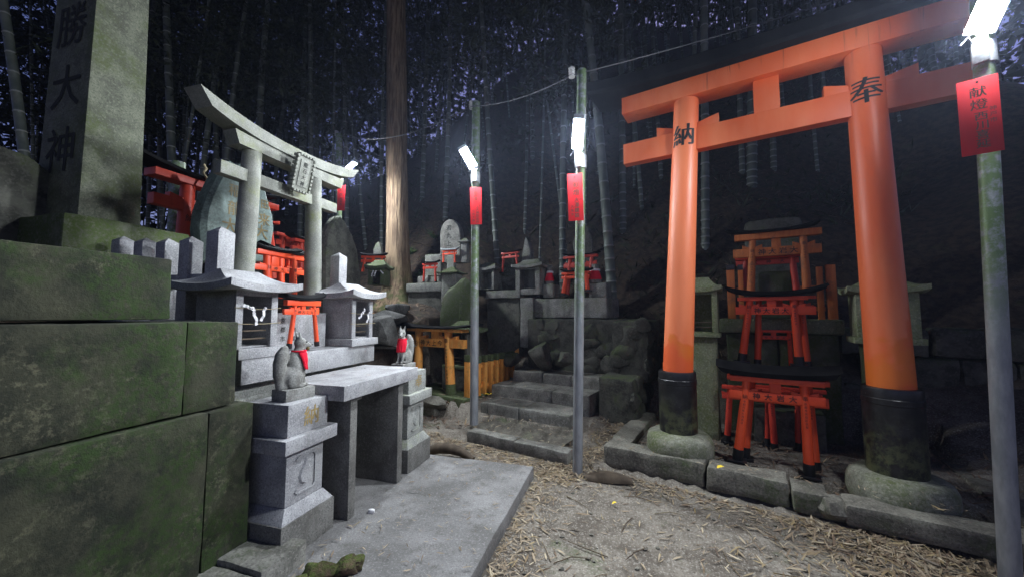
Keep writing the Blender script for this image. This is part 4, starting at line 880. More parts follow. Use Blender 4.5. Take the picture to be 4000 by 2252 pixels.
# left of the cedar: mossy little shrine, torii, rocks forming rough stairs
pshrine('terrace_shrine', 'little mossy shrine hung with white paper strips against the cedar trunk', 6.9, 925, 966, 716, 676, 654, moss_stone, .06, fr=N, depth=.35, pw=.07, group='shrines on the upper terrace', grille=True)
papers('zigzag white paper strips strung over the mossy little shrine', N, N.hit(931, 680, 6.88)[0], N.hit(968, 680, 6.88)[0], 6.86, N.hit(945, 681, 6.88)[1], [(-.07, [(-.03, -.1)]), (-.02, [(-.03, -.1)]), (.07, [(.05, -.05)])])
torii('red torii with blue-black roof left of the cedar trunk', N, 7.3, (912, 683), (963, 683), (918, 646), (960, 646), (908, 643, 648, 968), (907, 652, 659, 968), 3.4, (905, 970), group='toriis on the upper terrace', wedge=False, roof_th=.9)
x, z = N.hit(951, 640, 7.6); m = MB(); m.hull([(a*.09, b*.06, c) for b in (-1, 1) for a, c in ((-1, -.1), (1, -.1), (.9, .1), (.3, .26), (-.4, .22), (-.9, .1))], .02); single(m, 'rough_stele', grey_stone, N, x, 7.6, z, 'small rough pale stele beside the cedar above the red torii', 'stone')
for i, (px, py, y, rx, ry, rz, lab) in enumerate(((968, 832, 5.9, .30, .3, .2, 'dark square boulder at the foot of the rough stairs'), (975, 797, 6.35, .34, .3, .12, 'flat topped rock forming the middle of the rough stairs'), (1000, 778, 6.8, .26, .25, .09, 'upper flat rock of the rough stairs beside the cedar roots'), (980, 868, 6.2, .5, .35, .03, 'low flat paving rock behind the far pedestal'))):
    x, z = N.hit(px, py, y); m = MB(); m.rock((0, 0, 0), rx, ry, rz*1.2, i+40, .25, 3); single(m, 'boulder', rock_m, N, x, y, z, lab, 'boulder')
# ------------------------------------------------------------------ fox statues
def solid(m, name, mat, parent, voxel=.006, smooth=6):
    o = m.build(name+'_raw', mat); md = o.modifiers.new('r', 'REMESH'); md.mode = 'VOXEL'; md.voxel_size = voxel; md.use_smooth_shade = True
    s2 = o.modifiers.new('s', 'SMOOTH'); s2.factor = .5; s2.iterations = smooth
    dg = bpy.context.evaluated_depsgraph_get(); me = bpy.data.meshes.new_from_object(o.evaluated_get(dg)); bpy.data.objects.remove(o)
    me.materials.clear(); me.materials.append(mat)
    me.polygons.foreach_set('use_smooth', [True]*len(me.polygons))
    r = bpy.data.objects.new(name, me); col.objects.link(r); r.parent = parent; return r
def ell(m, c, r, rot=0):
    bm = bmesh.new(); bmesh.ops.create_icosphere(bm, subdivisions=3, radius=1)
    M_ = Matrix.Translation(c) @ Matrix.Rotation(rot, 4, 'Y') @ Matrix.Diagonal((r[0], r[1], r[2], 1)); bm.transform(M_); m.addbm(bm)
def fox(label, x, y, z, rz, head):
    t = thing('fox_statue', label, 'statue', A, x, y, z, 'fox statues with red bibs', rz); t.scale = (1.06, .98, 1.2)
    m = MB(); m.box(-.10, .10, -.075, .075, .0, .062, .005); m.build('plinth', fox_m, t)
    m = MB(); b = .06
    ell(m, (-.035, 0, b+.06), (.062, .052, .066)); ell(m, (.0, 0, b+.125), (.048, .042, .085), R(-12)); ell(m, (.022, 0, b+.185), (.036, .034, .055))
    for s in (-1, 1):
        ell(m, (-.018, s*.042, b+.05), (.055, .022, .05), R(-20)); ell(m, (.012, s*.047, b+.012), (.045, .016, .014))
        m.tube([(.034, s*.024, b+.15), (.044, s*.024, b+.08), (.05, s*.024, b+.02)], [.02, .014, .012], 10); ell(m, (.062, s*.024, b+.012), (.024, .014, .013))
    m.tube([(.02, 0, b+.18), (.03, 0, b+.225)], [.034, .028], 12)
    hz = b+.25; ch, sh = math.cos(head), math.sin(head)
    def hp(a, c, d): return (.032+a*ch-c*sh, a*sh+c*ch, hz+d)
    ell(m, hp(0, 0, 0), (.04, .034, .034), R(10)); m.tube([hp(.015, 0, -.003), hp(.05, 0, -.012), hp(.078, 0, -.019)], [.026, .017, .009], 12)
    ell(m, hp(.02, 0, -.018), (.03, .02, .015))
    for s in (-1, 1):
        bm = bmesh.new(); bmesh.ops.create_cone(bm, segments=10, radius1=.016, radius2=.003, depth=.055, cap_ends=True)
        bm.transform(Matrix.Translation(hp(-.016, s*.02, .045)) @ Matrix.Rotation(s*R(-10), 4, 'X') @ Matrix.Rotation(R(-18), 4, 'Y')); m.addbm(bm)
    tl = [(-.05, 0, b+.02), (-.085, 0, b+.03), (-.103, .0, b+.08), (-.1, 0, b+.14), (-.088, 0, b+.19), (-.07, 0, b+.225), (-.06, 0, b+.24)]
    m.tube(tl, [.022, .028, .035, .041, .04, .026, .008], 14); m.tube([(-.06, .0, b+.01), (-.09, 0, b+.02), (-.1, 0, b+.06)], [.03, .032, .03], 12)
    solid(m, 'body', fox_m, t)
    m = MB()
    for s in (-1, 1):
        ell(m, hp(.03, s*.0235, .006), (.007, .004, .005))
    ell(m, hp(.08, 0, -.014), (.005, .006, .005)); m.build('eyes_and_nose', carve, t)
    m = MB(); rows = []
    for zz, ra, off, sp in ((.205, .04, .024, 125), (.19, .048, .026, 120), (.165, .052, .026, 105), (.14, .055, .024, 92), (.115, .058, .022, 80), (.098, .06, .022, 72)):
        row = []
        for i in range(19):
            a = R(-sp+2*sp*i/18); f = .0035*math.sin(i*2.1+zz*40)*(1 if zz < .18 else .3)
            row.append((off+(ra*1.0+f)*math.cos(a), (ra*.92+f)*math.sin(a), b+zz+.002*math.sin(i*1.3)))
        rows.append(row)
    m.loft(rows, close=False); o = m.build('bib', cloth, t); sm = o.modifiers.new('th', 'SOLIDIFY'); sm.thickness = .003
    m = MB(); m.tube([(.024+.044*math.cos(R(a)), .04*math.sin(R(a)), b+.205) for a in range(-180, 181, 20)], .005, 6); m.build('cord', cloth, t)
    if head < .2:
        m = MB(); ell(m, hp(.052, 0, -.034), (.012, .012, .012)); m.build('jewel', goldb, t)
    return t
fox('stone fox with raised tail and red bib on the near granite pedestal, seen in profile', 2.055, 2.15, .926, R(-8), R(-6))
fox('stone fox with red bib facing the viewer on the far granite pedestal', 3.36, 2.13, .926, R(180-4), R(28))
# ------------------------------------------------------------------ lamp posts, signs and cables
EMIT = plain('led_glow', (1, 1, 1), .5, (LED, 1050.))
clear = plain('clear_lamp_housing', (.5, .55, .58), .25)
POLES = []
def plate_sign(label, c, ex, up, w, h, cols):
    t = bpy.data.objects.new('donor_sign', None); col.objects.link(t); t.location = c; tag(t, label, 'sign', 'red donor signs on lamp posts')
    ex = Vector(ex).normalized(); up = Vector(up).normalized(); n = ex.cross(up).normalized()  # faces -n side
    up = n.cross(ex).normalized(); fr = ex.cross(up)
    if fr.y > 0: fr = -fr
    m = MB(); pts = [ex*(a*w/2)+up*(b*h/2)+fr*d for a in (-1, 1) for b in (-1, 1) for d in (0, .006)]
    m.hull(pts, .0015)
    for (ox, oy, sz, s, gap) in cols:
        for i, ch in enumerate(s): m.glyph(ch, fr*.0075+ex*ox+up*(oy-i*sz*gap), ex, up, sz, 1)
    m.build('plate', [sign_red, sign_ink], t)
    m = MB(); o_ = up*(h/2-.025)+fr*.007; m.tube([o_-fr*.002, o_+fr*.002], .006, 10); m.build('nail', carve, t)
    return t
def lamp_post(label, base, top, rad, lz, u, n, ins, L=.42, W=.12, off=.03):
    base = Vector(base); top = Vector(top)
    t = bpy.data.objects.new('lamp_post', None); col.objects.link(t); t.location = base; tag(t, label, 'lamp post', 'lamp posts')
    d = top-base; m = MB(); k = 20; m.tube([d*(i/k) for i in range(k+1)], [rad]*(k+1), 24); m.build('pole', pole_m, t)
    f = (lz-base.z)/d.z; c = d*f; u = Vector(u).normalized(); n = Vector(n); n = (n-u*n.dot(u)).normalized(); s = u.cross(n)
    c = c+Vector((n.x, n.y, 0)).normalized()*(rad+off)
    def bx(a0, a1, b0, b1, c0, c1): return [c+s*a+u*b+n*e for a in (a0, a1) for b in (b0, b1) for e in (c0, c1)]
    m = MB(); m.hull(bx(-W/2, W/2, 0, L, -.035, 0), .004); o = m.build('lamp', clear, t)
    m = MB(); m.hull(bx(-W/2+.006, W/2-.006, .01, L*.86, .0006, .008), .002); m.build('diffuser', EMIT, o)
    m = MB(); m.hull(bx(-W/2+.004, W/2-.004, L*.87, L-.004, .0006, .012), .002); m.build('clear_end', clear, o)
    q = d*((lz-.02-base.z)/d.z); m = MB(); m.tube([q+Vector((0, 0, -.16)), q+Vector((0, 0, -.02))], rad*1.16, 20); m.tube([q, c+u*.02], .018, 8)
    hz = Vector((n.x, n.y, 0)).normalized(); m.hull([q+hz*(rad*1.05+a)+Vector((-hz.y, hz.x, 0))*b+Vector((0, 0, e)) for a in (0, .02) for b in (-.035, .035) for e in (-.16, .01)], .004); m.build('bracket', galv, t)
    m = MB(); w0 = q+hz*rad*1.2
    for i in range(3):
        a = i*2.1; m.tube([w0+Vector((.03*math.cos(a), .02*math.sin(a), -.02-.03*i)), w0+Vector((.07*math.cos(a), .03*math.sin(a), .03)), w0+Vector((.09*math.cos(a+.5), .04, .0-.02*i))], .004, 6)
    m.build('wiring', cable_m, t)
    if ins is not None:
        a = Vector(ins)-base; m = MB(); prof = []
        for i in range(4): prof += [(.018, .03*i), (.034, .03*i+.006), (.034, .03*i+.016), (.018, .03*i+.024)]
        m.lathe(a, prof, 16); m.build('insulator', porcelain, t)
        m = MB(); m.tube([a+Vector((0, 0, .05)), d*((Vector(ins).z-base.z)/d.z)], .008, 6); m.build('insulator_arm', galv, t)
    POLES.append(t); return t
def at(px, py, Y): x, z = N.hit(px, py, Y); return Vector((x, Y, z))
# post at the right edge
b4 = Vector((2.925, 2.29, -.14)); p = at(2474, 160, 2.27); top4 = b4+(p-b4)*(3.75-b4.z)/(p.z-b4.z)
lamp_post('grey steel lamp post at the right edge in front of the great torii', b4, top4, .047, 3.26, (-.05, -.5, .8), (-.55, .12, -.85), None, L=.46, W=.14)
c = at(2463, 292, 2.20); plate_sign('largest red donor sign, on the lamp post at the right edge', c, (.76, -.65, 0), (0, 0, 1), .165, .475, [(0, .15, .072, '献燈', 1.1), (.005, -.005, .058, '西川喜延', .98), (.052, .03, .03, '神戸市', 1.2)])
# centre post
b3 = Vector((.66, 3.86, -.1)); p3 = at(1463, 178, 3.86); 
lamp_post('lamp post in the middle beside the steps and the torii kerb', b3, p3, .05, at(1456, 383, 3.86).z, (-.02, -.55, .8), (-.55, -.5, -.7), at(1438, 196, 3.86), L=.34)
c = at(1447, 496, 3.79); plate_sign('red donor sign tilted on the middle lamp post', c, (1, -.12, .02), (.06, 0, 1), .155, .5, [(.01, .13, .07, '献燈', 1.1), (.012, -.03, .052, '大澤建設', 1.05), (-.035, -.1, .03, '大阪市', 1.4), (.05, .01, .026, '七月', 1.3)])
# left-middle post
b2 = Vector((-.50, 5.0, .05)); p2 = at(1197, 258, 5.0)
lamp_post('lamp post with leaning lamp between the orange torii and the steps', b2, p2, .055, at(1198, 428, 5.0).z, (-.5, -.45, .78), (-.1, -.75, -.65), at(1186, 275, 5.0), L=.32)
c = at(1197, 518, 4.93); plate_sign('peeling red donor sign on the lamp post beside the orange torii', c, (1, -.05, .02), (-.02, 0, 1), .155, .51, [(.0, .17, .06, '献燈', 1.2), (.02, -.01, .042, '上大神製造所', 1.02), (-.035, -.07, .032, '七百十番', 1.35), (.055, .06, .025, '東京都', 1.2)])
# far left post behind the granite torii
Y1 = 7.2; b1 = Vector((N.hit(858, 600, Y1)[0], Y1, 1.3)); p1 = at(852, 338, Y1)
lamp_post('distant lamp post glaring behind the right end of the granite torii', b1, p1, .06, at(862, 438, Y1).z, (.8, -.35, .45), (.75, -.3, -.6), at(846, 343, Y1), L=.42)
c = at(858, 498, Y1-.09); plate_sign('small distant red donor sign under the glaring lamp behind the granite torii', c, (1, -.1, 0), (0, 0, 1), .16, .5, [(0, .15, .07, '献燈', 1.1), (0, -.02, .05, '福岡市', 1.1)])
def cable(label, a, b, sag):
    m = MB(); n = 24; m.tube([a.lerp(b, i/n)-a+Vector((0, 0, -sag*4*(i/n)*(1-i/n))) for i in range(n+1)], .006, 5)
    o = m.build('overhead_cable', cable_m, None, a); tag(o, label, 'cable', 'overhead cables')
e4 = Vector((4.2, 3.0, 4.45)); i3 = at(1438, 190, 3.84); i2 = at(1186, 268, 4.98); i1 = at(846, 338, Y1-.02)
cable('overhead cable running from the middle lamp post to the upper right', i3, at(2060, 4, 3.6)+(at(2060, 4, 3.6)-i3)*.6, .05)
cable('overhead cable between the middle and left-middle lamp posts', i3, i2, .08); cable('overhead cable from the left-middle post behind the cedar to the distant post', i2, i1, .25)
# ------------------------------------------------------------------ leaves helper
def leaf(m, p, yaw, l, w, tilt, curl, roll=0, fold=.0):
    M_ = Matrix.Translation(p) @ Matrix.Rotation(yaw, 4, 'Z') @ Matrix.Rotation(tilt, 4, 'Y') @ Matrix.Rotation(roll, 4, 'X')
    q = [(-l/2, 0, 0), (-l*.15, -w/2, curl), (-l*.15, w/2, curl), (l*.2, -w*.42, curl*.9), (l*.2, w*.42, curl*.9), (l/2, 0, -curl*.2)]
    m.add([M_ @ Vector(a) for a in q], [[0, 1, 2], [1, 3, 4, 2], [3, 5, 4]])
def blade(m, p, d, l, w):
    d = d.normalized(); s = d.cross(Vector((random.gauss(0, 1), random.gauss(0, 1), random.gauss(0, 1)))).normalized()*w/2
    m.add([p, p+d*l*.35+s, p+d*l, p+d*l*.35-s], [[0, 1, 2, 3]])
# ------------------------------------------------------------------ cedar
g = Vector((-2.45, 8.0, 1.5)); tp = at(996, 5, 8.0)
t = bpy.data.objects.new('cedar_tree', None); col.objects.link(t); t.location = g; tag(t, 'tall cedar with furrowed bark lit yellow on one side, roots flaring by rough stairs', 'tree')
m = MB(); dv = (tp-g)/(tp.z-g.z); k = 46; n = 44; vs = []; hts = [0, .08, .18, .3, .45, .6, .8]+[1+.33*i for i in range(k)]
for z in hts:
    r0 = .232-.004*z+.26*math.exp(-z*1.9)+.12*math.exp(-z*6)
    for j in range(n):
        a = 2*math.pi*j/n; q = Vector((math.cos(a)*1.4, math.sin(a)*1.4, z*.5))
        rr = r0*(1+(.22*math.exp(-z*1.8))*math.sin(a*5+1)+.05*noise.noise(q*2)+.02*math.sin(a*17+3*noise.noise(Vector((0, a, z*.4)))))
        vs.append((dv.x*z+rr*math.cos(a), dv.y*z+rr*math.sin(a), z))
m.loft([vs[i*n:(i+1)*n] for i in range(len(hts))]); m.build('trunk', bark_m, t)
m = MB()
for i in range(2600):
    a = random.uniform(0, 6.28); z = random.uniform(11, 17); r_ = random.random()**.6*2.4*(18-z)/7
    blade(m, Vector((dv.x*z+r_*math.cos(a), r_*math.sin(a), z)), Vector((math.cos(a), math.sin(a), random.uniform(-.7, .3))), random.uniform(.3, .6), .07)
m.build('crown', foli_m, t, smooth=False)
# ------------------------------------------------------------------ bamboo grove
def culm_mesh(sd):
    rs = random.Random(sd); m = MB(); n = 9; z = 0; pts = []; rad = []; mi = []
    ht = 15.; bx_, by_ = rs.uniform(-.25, .25), rs.uniform(-.25, .25)
    ring = []
    while z < ht:
        sp = .13+.24*min(1, z/2.5) if z < 3 else .37
        ring.append(z); z += sp
    vs = []; rows = []
    def row(z, r): 
        f = z/ht; c = (bx_*f*f*3, by_*f*f*3); rows.append([(c[0]+r*math.cos(2*math.pi*j/n), c[1]+r*math.sin(2*math.pi*j/n), z) for j in range(n)])
    mats = []
    for i, z in enumerate(ring):
        r0 = 1.0*(1-(z/ht)**1.6*.75)
        row(z, .06*r0*.97); mats.append(1); row(z+.012, .06*r0*1.10); mats.append(1); row(z+.03, .06*r0*.97); mats.append(0)
    o = len(m.v); 
    m.v += [Vector(p) for r_ in rows for p in r_]
    for i in range(len(rows)-1):
        for j in range(n): m.f.append([i*n+j, i*n+(j+1) % n, (i+1)*n+(j+1) % n, (i+1)*n+j]); m.m.append(mats[i])
    ob = m.build('bamboo', [culm_m, node_m], ang=60); me = ob.data; bpy.data.objects.remove(ob)
    m = MB()
    for b in range(52):
        z = 15*(.3+.7*rs.random()**.8); a = rs.uniform(0, 6.28); L = rs.uniform(.7, 1.9)*(1.15-z/22); f = z/ht; c = Vector((bx_*f*f*3, by_*f*f*3, z))
        dr = Vector((math.cos(a), math.sin(a), rs.uniform(.2, .7))).normalized()
        e = c+dr*L-Vector((0, 0, .25*L*L)); m.tube([c, c.lerp(e, .5)+Vector((0, 0, .1)), e], [.008, .005, .002], 3, cap=False)
        for k in range(34):
            q = c.lerp(e, .25+.8*rs.random())+Vector((rs.gauss(0, .16), rs.gauss(0, .16), rs.gauss(0, .12)))
            d = Vector((rs.gauss(0, 1), rs.gauss(0, 1), rs.gauss(-.7, .5))).normalized(); s = d.cross(Vector((rs.gauss(0, 1), rs.gauss(0, 1), rs.gauss(0, 1)))).normalized()
            l = rs.uniform(.13, .24); w = l*.13; m.add([q, q+d*l*.35+s*w, q+d*l, q+d*l*.35-s*w], [[0, 1, 2, 3]])
    ob = m.build('foliage', foli_m, smooth=False); fm = ob.data; bpy.data.objects.remove(ob)
    return me, fm
BM = [culm_mesh(s) for s in (1, 2, 3, 4, 5)]
def bamboo(p, r, lean, label, group, k, rz, h=1.):
    me, fm = BM[k]; o = bpy.data.objects.new('bamboo', me); col.objects.link(o)
    o.location = p; o.rotation_euler = (lean[1], lean[0], rz); s = r/.06; o.scale = (s, s, h); tag(o, label, 'bamboo', group)
    f = bpy.data.objects.new('foliage', fm); col.objects.link(f); f.parent = o; f.scale = (1/s, 1/s, 1); return o
spec = [  # px at frame top / base px, width px, label
    (420, 437, 560, 20, 8.5, 'thick pale bamboo culm rising behind the obelisk and red torii'), (632, 645, 540, 17, 9.5, 'grey bamboo culm above the dip of the granite torii'),
    (540, 548, 540, 12, 10, 'thin dim bamboo culm above the tip of the granite torii'), (1404, 1412, 572, 17, 8.2, 'straight bamboo culm with clear pale rings left of the middle lamp'),
    (1205, 1243, 557, 14, 8.2, 'bamboo culm with pale rings just right of the left-middle lamp post'), (1497, 1531, 597, 25, 7.0, 'thick ringed bamboo culm under the roof tip of the great torii'),
    (1545, 1565, 540, 17, 8.6, 'bamboo culm close behind the left end of the great torii'), (1378, 1360, 556, 6, 8.4, 'thin crooked bamboo stem between the two middle lamp posts'),
    (1772, 1774, 660, 20, 7.2, 'bamboo culm seen through the opening of the great torii'), (1893, 1890, 560, 24, 8.0, 'dim broad bamboo culm above the roof of the great torii'),
    (868, 872, 500, 11, 10, 'pale ringed bamboo culm just right of the distant lamp post'), (955, 958, 500, 9, 10, 'slim bamboo culm hugging the cedar on its left'),
    (855, 905, 480, 9, 10.5, 'slanting bamboo culm crossing left of the cedar'), (35, 75, 480, 22, 6.5, 'pale leaning bamboo culm at the left edge beside the obelisk'), (760, 755, 520, 12, 10.5, 'dim bamboo culm over the middle of the granite torii')]
rs = random.Random(11); occ = []
for i, (xt, xb, yb, w, Y, lab) in enumerate(spec):
    bs = at(xb, yb, Y); gz_ = gsurf(bs.x, bs.y); bs.z = gz_-.1
    tpv = at(xt, 0, Y); dz = tpv.z-bs.z; r_ = w*K/F*Y/2
    bb = at(xb, yb, Y); ln = math.atan2((tpv.x-bb.x), tpv.z-bb.z); bs.x = bb.x-(bb.z-bs.z)*math.tan(ln)
    bamboo(bs, r_, (ln, 0), lab, None, i % 5, rs.uniform(0, 6.28) if abs(ln) < .02 else 0); occ.append((bs.x, bs.y))
n = 0; tries = 0
while n < 262 and tries < 9000:
    tries += 1; Y = 8.4+20*rs.random()**1.25; X = rs.uniform(-1.5, 1.5)*Y*.92
    if X < -2.6 and Y < 8.8: continue
    if -4.6 < X < -1.6 and Y < 9.2: continue
    if any((X-a)**2+(Y-b)**2 < .16 for a, b in occ): continue
    occ.append((X, Y)); n += 1
    bamboo((X, Y, gsurf(X, Y)-.1), rs.uniform(.028, .075), (rs.gauss(0, .05), rs.gauss(0, .04)), 'slim grey-green bamboo culm in the dark grove on the hillside', 'bamboo culms in the grove', rs.randrange(5), rs.uniform(0, 6.28), rs.uniform(.75, 1.1))
m = MB(); rw = random.Random(21)
for i in range(52000):
    a = rw.uniform(-1.2, 1.15); d_ = rw.uniform(24, 42); X = math.sin(a)*d_; Y = math.cos(a)*d_
    g_ = gsurf(X, Y); z = g_+16*rw.random()**.9; p = Vector((X, Y, z)); d = Vector((rw.gauss(0, 1), rw.gauss(0, 1), rw.gauss(-.5, .6))).normalized()
    s = d.cross(Vector((rw.gauss(0, 1), rw.gauss(0, 1), rw.gauss(0, 1)))).normalized(); l = rw.uniform(.35, .95)
    m.add([p, p+d*l*.4+s*l*.2, p+d*l, p+d*l*.4-s*l*.2], [[0, 1, 2, 3]])
o = m.build('distant_wood', foli_m, smooth=False); o['kind'] = 'stuff'
m = MB(); rw = random.Random(31)  # leaf blades added overhead, out of view, to hold back skylight
for i in range(30000):
    X = rw.uniform(-26, 26); Y = rw.uniform(-24, 11); z = rw.uniform(10.5, 17)+(.4*max(0, Y-4)); p = Vector((X, Y, z)); d = Vector((rw.gauss(0, 1), rw.gauss(0, 1), rw.gauss(-.3, .4))).normalized()
    s = Vector((-d.y, d.x, rw.gauss(0, .4))).normalized(); l = rw.uniform(.4, 1.0)
    m.add([p, p+d*l*.4+s*l*.2, p+d*l, p+d*l*.4-s*l*.2], [[0, 1, 2, 3]])
o = m.build('sky_blocking_leaves', foli_m, smooth=False); o['kind'] = 'stuff'
# fallen culms and branches on the slope
def branch(label, a, b, r, cat='branch', bend=.05):
    a = ground_hit(*a)+Vector((0, 0, r)); b = ground_hit(*b)+Vector((0, 0, r*3)); m = MB(); k = 8
    m.tube([a.lerp(b, i/k)-a+Vector((0, 0, bend*math.sin(3.14*i/k))) for i in range(k+1)], [r*(1-.5*i/k) for i in range(k+1)], 7)
    tag(m.build('fallen_branch', wood_dk, None, a), label, cat, 'fallen branches on the slope')
branch('forked fallen branch lying on the slope left of the middle lamp post', (1330, 595), (1392, 545), .03)
branch('pale stick poking up from the leaf litter right of the cedar', (1040, 610), (1098, 640), .02)
branch('thin fallen stick on the litter beside the round-topped stele', (1055, 595), (1105, 615), .018)
branch('fallen branch on the slope left of the cedar behind the red torii', (925, 580), (962, 605), .025)
# ferns near the cedar
for i, (px, py, lab) in enumerate(((1078, 668, 'green fern clump on the slope right of the cedar'), (1062, 700, 'low green fern under the small red torii'), (1035, 640, 'small green weed right of the cedar trunk'), (1092, 600, 'dim green shrub left of the round-topped stele'))):
    p = ground_hit(px, py); m = MB()
    for k in range(26):
        a = random.uniform(0, 6.28); L = random.uniform(.15, .38); d = Vector((math.cos(a), math.sin(a), random.uniform(.4, 1.3))).normalized()
        for j in range(9):
            q = d*L*(j/9)-Vector((0, 0, .5*(L*j/9)**2)); s = Vector((-d.y, d.x, .1)).normalized()
            for sg in (-1, 1): blade(m, q, s*sg+d*.5, .06*(1.1-j/9)+.015, .016)
    tag(m.build('fern', fern_m, None, p, smooth=False), lab, 'fern', 'ferns by the cedar')
# ------------------------------------------------------------------ litter
rl = random.Random(3)
def cw(w, s): p = C.world(w, s); return p.x, p.y
def aw(u, y): p = A.world(u, y); return p.x, p.y
def scatter(m, n, fn, l0, l1, wr=.105, lift=.004, tilt=.1, zf=gsurf, maxi=60000):
    k = 0; i = 0
    while k < n and i < maxi:
        i += 1; r_ = fn()
        if r_ is None: continue
        X, Y = r_; k += 1; l = l0+(l1-l0)*rl.random()**1.8
        leaf(m, (X, Y, zf(X, Y)+lift+rl.random()*.012), rl.uniform(0, 6.28), l, l*rl.uniform(.7, 1.4)*wr, rl.gauss(0, tilt), rl.uniform(-.04, .07)*l, rl.gauss(0, .3))
def inkerb(X, Y):
    p = C.local(Vector((X, Y, 0))); return p.x > -1.36 and p.y > 3.86
def inslab(X, Y):
    p = A.local(Vector((X, Y, 0))); return .0 < p.x < 3.69 and .84 < p.y < 3
def insteps(X, Y):
    p = C.local(Vector((X, Y, 0))); return -3.5 < p.x < -1.7 and p.y > 4.45
def band_kerb():
    w = rl.uniform(-1.6, 3.2); s = 3.84-abs(rl.gauss(0, .15+.09*max(0, w-.4)))-.02*max(0, w); X, Y = cw(w, s-.12*max(0, w-.6))
    return None if inkerb(X, Y) or inslab(X, Y) else (X, Y)
def gap():
    w = rl.gauss(-1.5, .13); s = rl.uniform(3.3, 6.0); w += .05*(s-4); X, Y = cw(w, s)
    return None if w < -1.85 or w > -1.33 else (X, Y)
def front_kerb2():
    w = rl.uniform(-3.6, -1.5); s = 3.72-abs(rl.gauss(0, .16)); X, Y = cw(w, s); return None if inslab(X, Y) else (X, Y)
def slab_edge():
    u = rl.uniform(1.6, 3.9); y = .82-abs(rl.gauss(0, .14)); return aw(u, y)
def slab_far():
    u = 3.7+abs(rl.gauss(0, .2)); y = rl.uniform(.6, 2.3); X, Y = aw(u, y); return None if C.local(Vector((X, Y, 0))).y > 3.73 else (X, Y)
def sparse():
    X = rl.uniform(-.6, 4.2); Y = rl.uniform(1.6, 3.9); return None if inkerb(X, Y) or inslab(X, Y) else (X, Y)
def right_heap():
    X = rl.gauss(2.75, .5); Y = rl.gauss(2.55, .3); p = C.local(Vector((X, Y, 0))); return None if p.y > 3.84 or Y < 1.9 else (X, Y)
m = MB(); scatter(m, 1500, band_kerb, .03, .125); scatter(m, 1500, gap, .04, .13, tilt=.35, lift=.012); scatter(m, 1500, front_kerb2, .03, .11); scatter(m, 1000, slab_edge, .03, .11); scatter(m, 1200, slab_far, .03, .11)
scatter(m, 1100, sparse, .02, .11); scatter(m, 1700, right_heap, .05, .15, tilt=.3, lift=.01)
o = m.build('leaf_litter', litter_m, smooth=False); o['kind'] = 'stuff'
def inside():
    w = rl.uniform(-1.1, 2.6); s = rl.uniform(4.25, 5.6); X, Y = cw(w, s); return X, Y
def hill():
    Y = 5.2+7*rl.random()**1.3; X = rl.uniform(-.9, 1.05)*Y; p = C.local(Vector((X, Y, 0)))
    if insteps(X, Y) and p.y < 6: return None
    return X, Y
m = MB(); scatter(m, 1700, inside, .05, .14, tilt=.3); scatter(m, 6500, hill, .08, .2, tilt=.4, lift=.01)
def cedarside():
    p = ground_hit(rl.uniform(1030, 1110), rl.uniform(570, 690)); return p.x, p.y
o = m.build('fallen_leaves', litter_dk, smooth=False); o['kind'] = 'stuff'
m = MB(); scatter(m, 500, cedarside, .12, .3, tilt=.3, wr=.1)
m = MB(); ru = random.Random(77)
for i in range(2600):
    Y = 6.4+8*ru.random(); X = ru.uniform(-.75, 1.1)*Y; z = gsurf(X, Y); p_ = C.local(Vector((X, Y, 0)))
    if z < .75 or p_.y < 6.9 and p_.x < 1.5: continue
    for k in range(4): blade(m, Vector((X+ru.gauss(0, .05), Y+ru.gauss(0, .05), z-.01)), Vector((ru.gauss(0, .7), ru.gauss(0, .7), ru.uniform(.2, 1))), ru.uniform(.1, .38), ru.uniform(.012, .04))
o = m.build('undergrowth', foli_m, smooth=False); o['kind'] = 'stuff'
m = MB()
for i in range(420):
    X = rl.uniform(-.7, 4); Y = rl.uniform(1.7, 4.4)
    if inkerb(X, Y) or inslab(X, Y): continue
    r_ = .004+.016*rl.random()**4; m.rock((X, Y, gsurf(X, Y)+r_*.3), r_*1.2, r_, r_*.7, i, .25, 1)
o = m.build('gravel', kerb_m); o['kind'] = 'stuff'
m = MB()
for i in range(60):
    X = rl.uniform(-.4, 3.6); Y = rl.uniform(1.9, 3.9)
    if inkerb(X, Y) or inslab(X, Y): continue
    a = rl.uniform(0, 6.28); L = rl.uniform(.08, .35); d = Vector((math.cos(a), math.sin(a), 0)); z = gsurf(X, Y)+.008; b_ = Vector((-d.y, d.x, 0))*L*rl.uniform(-.15, .15)
    m.tube([Vector((X, Y, z)), Vector((X, Y, z+.008))+d*L*.5+b_, Vector((X, Y, z+.002))+d*L], [.004, .0035, .002], 5)
o = m.build('twigs', wood_dk); o['kind'] = 'stuff'
def on(fr, x0, x1, y0, y1, z): return (lambda: (lambda p: (p.x, p.y))(fr.world(rl.uniform(x0, x1), rl.uniform(y0, y1)))), (lambda X, Y: z)
for args, n, l0, l1 in (((A, 1.2, 3.65, .88, 1.9, .004), 420, .015, .075), ((A, 1.2, 2.4, 1.6, 1.88, .004), 24, .04, .09), ((C, -3.2, -1.98, 4.5, 4.92, .205), 40, .04, .1), ((C, -3.4, -1.9, 4.97, 5.36, .386), 60, .04, .1), ((C, -3.3, -1.8, 5.42, 6, .552), 110, .04, .1),
    ((A, 2.3, 3.1, 1.95, 2.4, .994), 14, .02, .07), ((C, -1.3, 1.6, 3.9, 4.1, .11), 70, .04, .1), ((C, -3.0, -1.68, 3.77, 3.9, .05), 40, .03, .1), ((C, -3.1, -1.75, 3.95, 4.45, .07), 70, .03, .12), ((C, -4.9, -3.7, 4.5, 4.6, .215), 25, .04, .1)):
    f_, zf = on(*args); scatter(m, n, f_, l0, l1, zf=zf)
o = m.build('scattered_leaves', litter_m, smooth=False); o['kind'] = 'stuff'
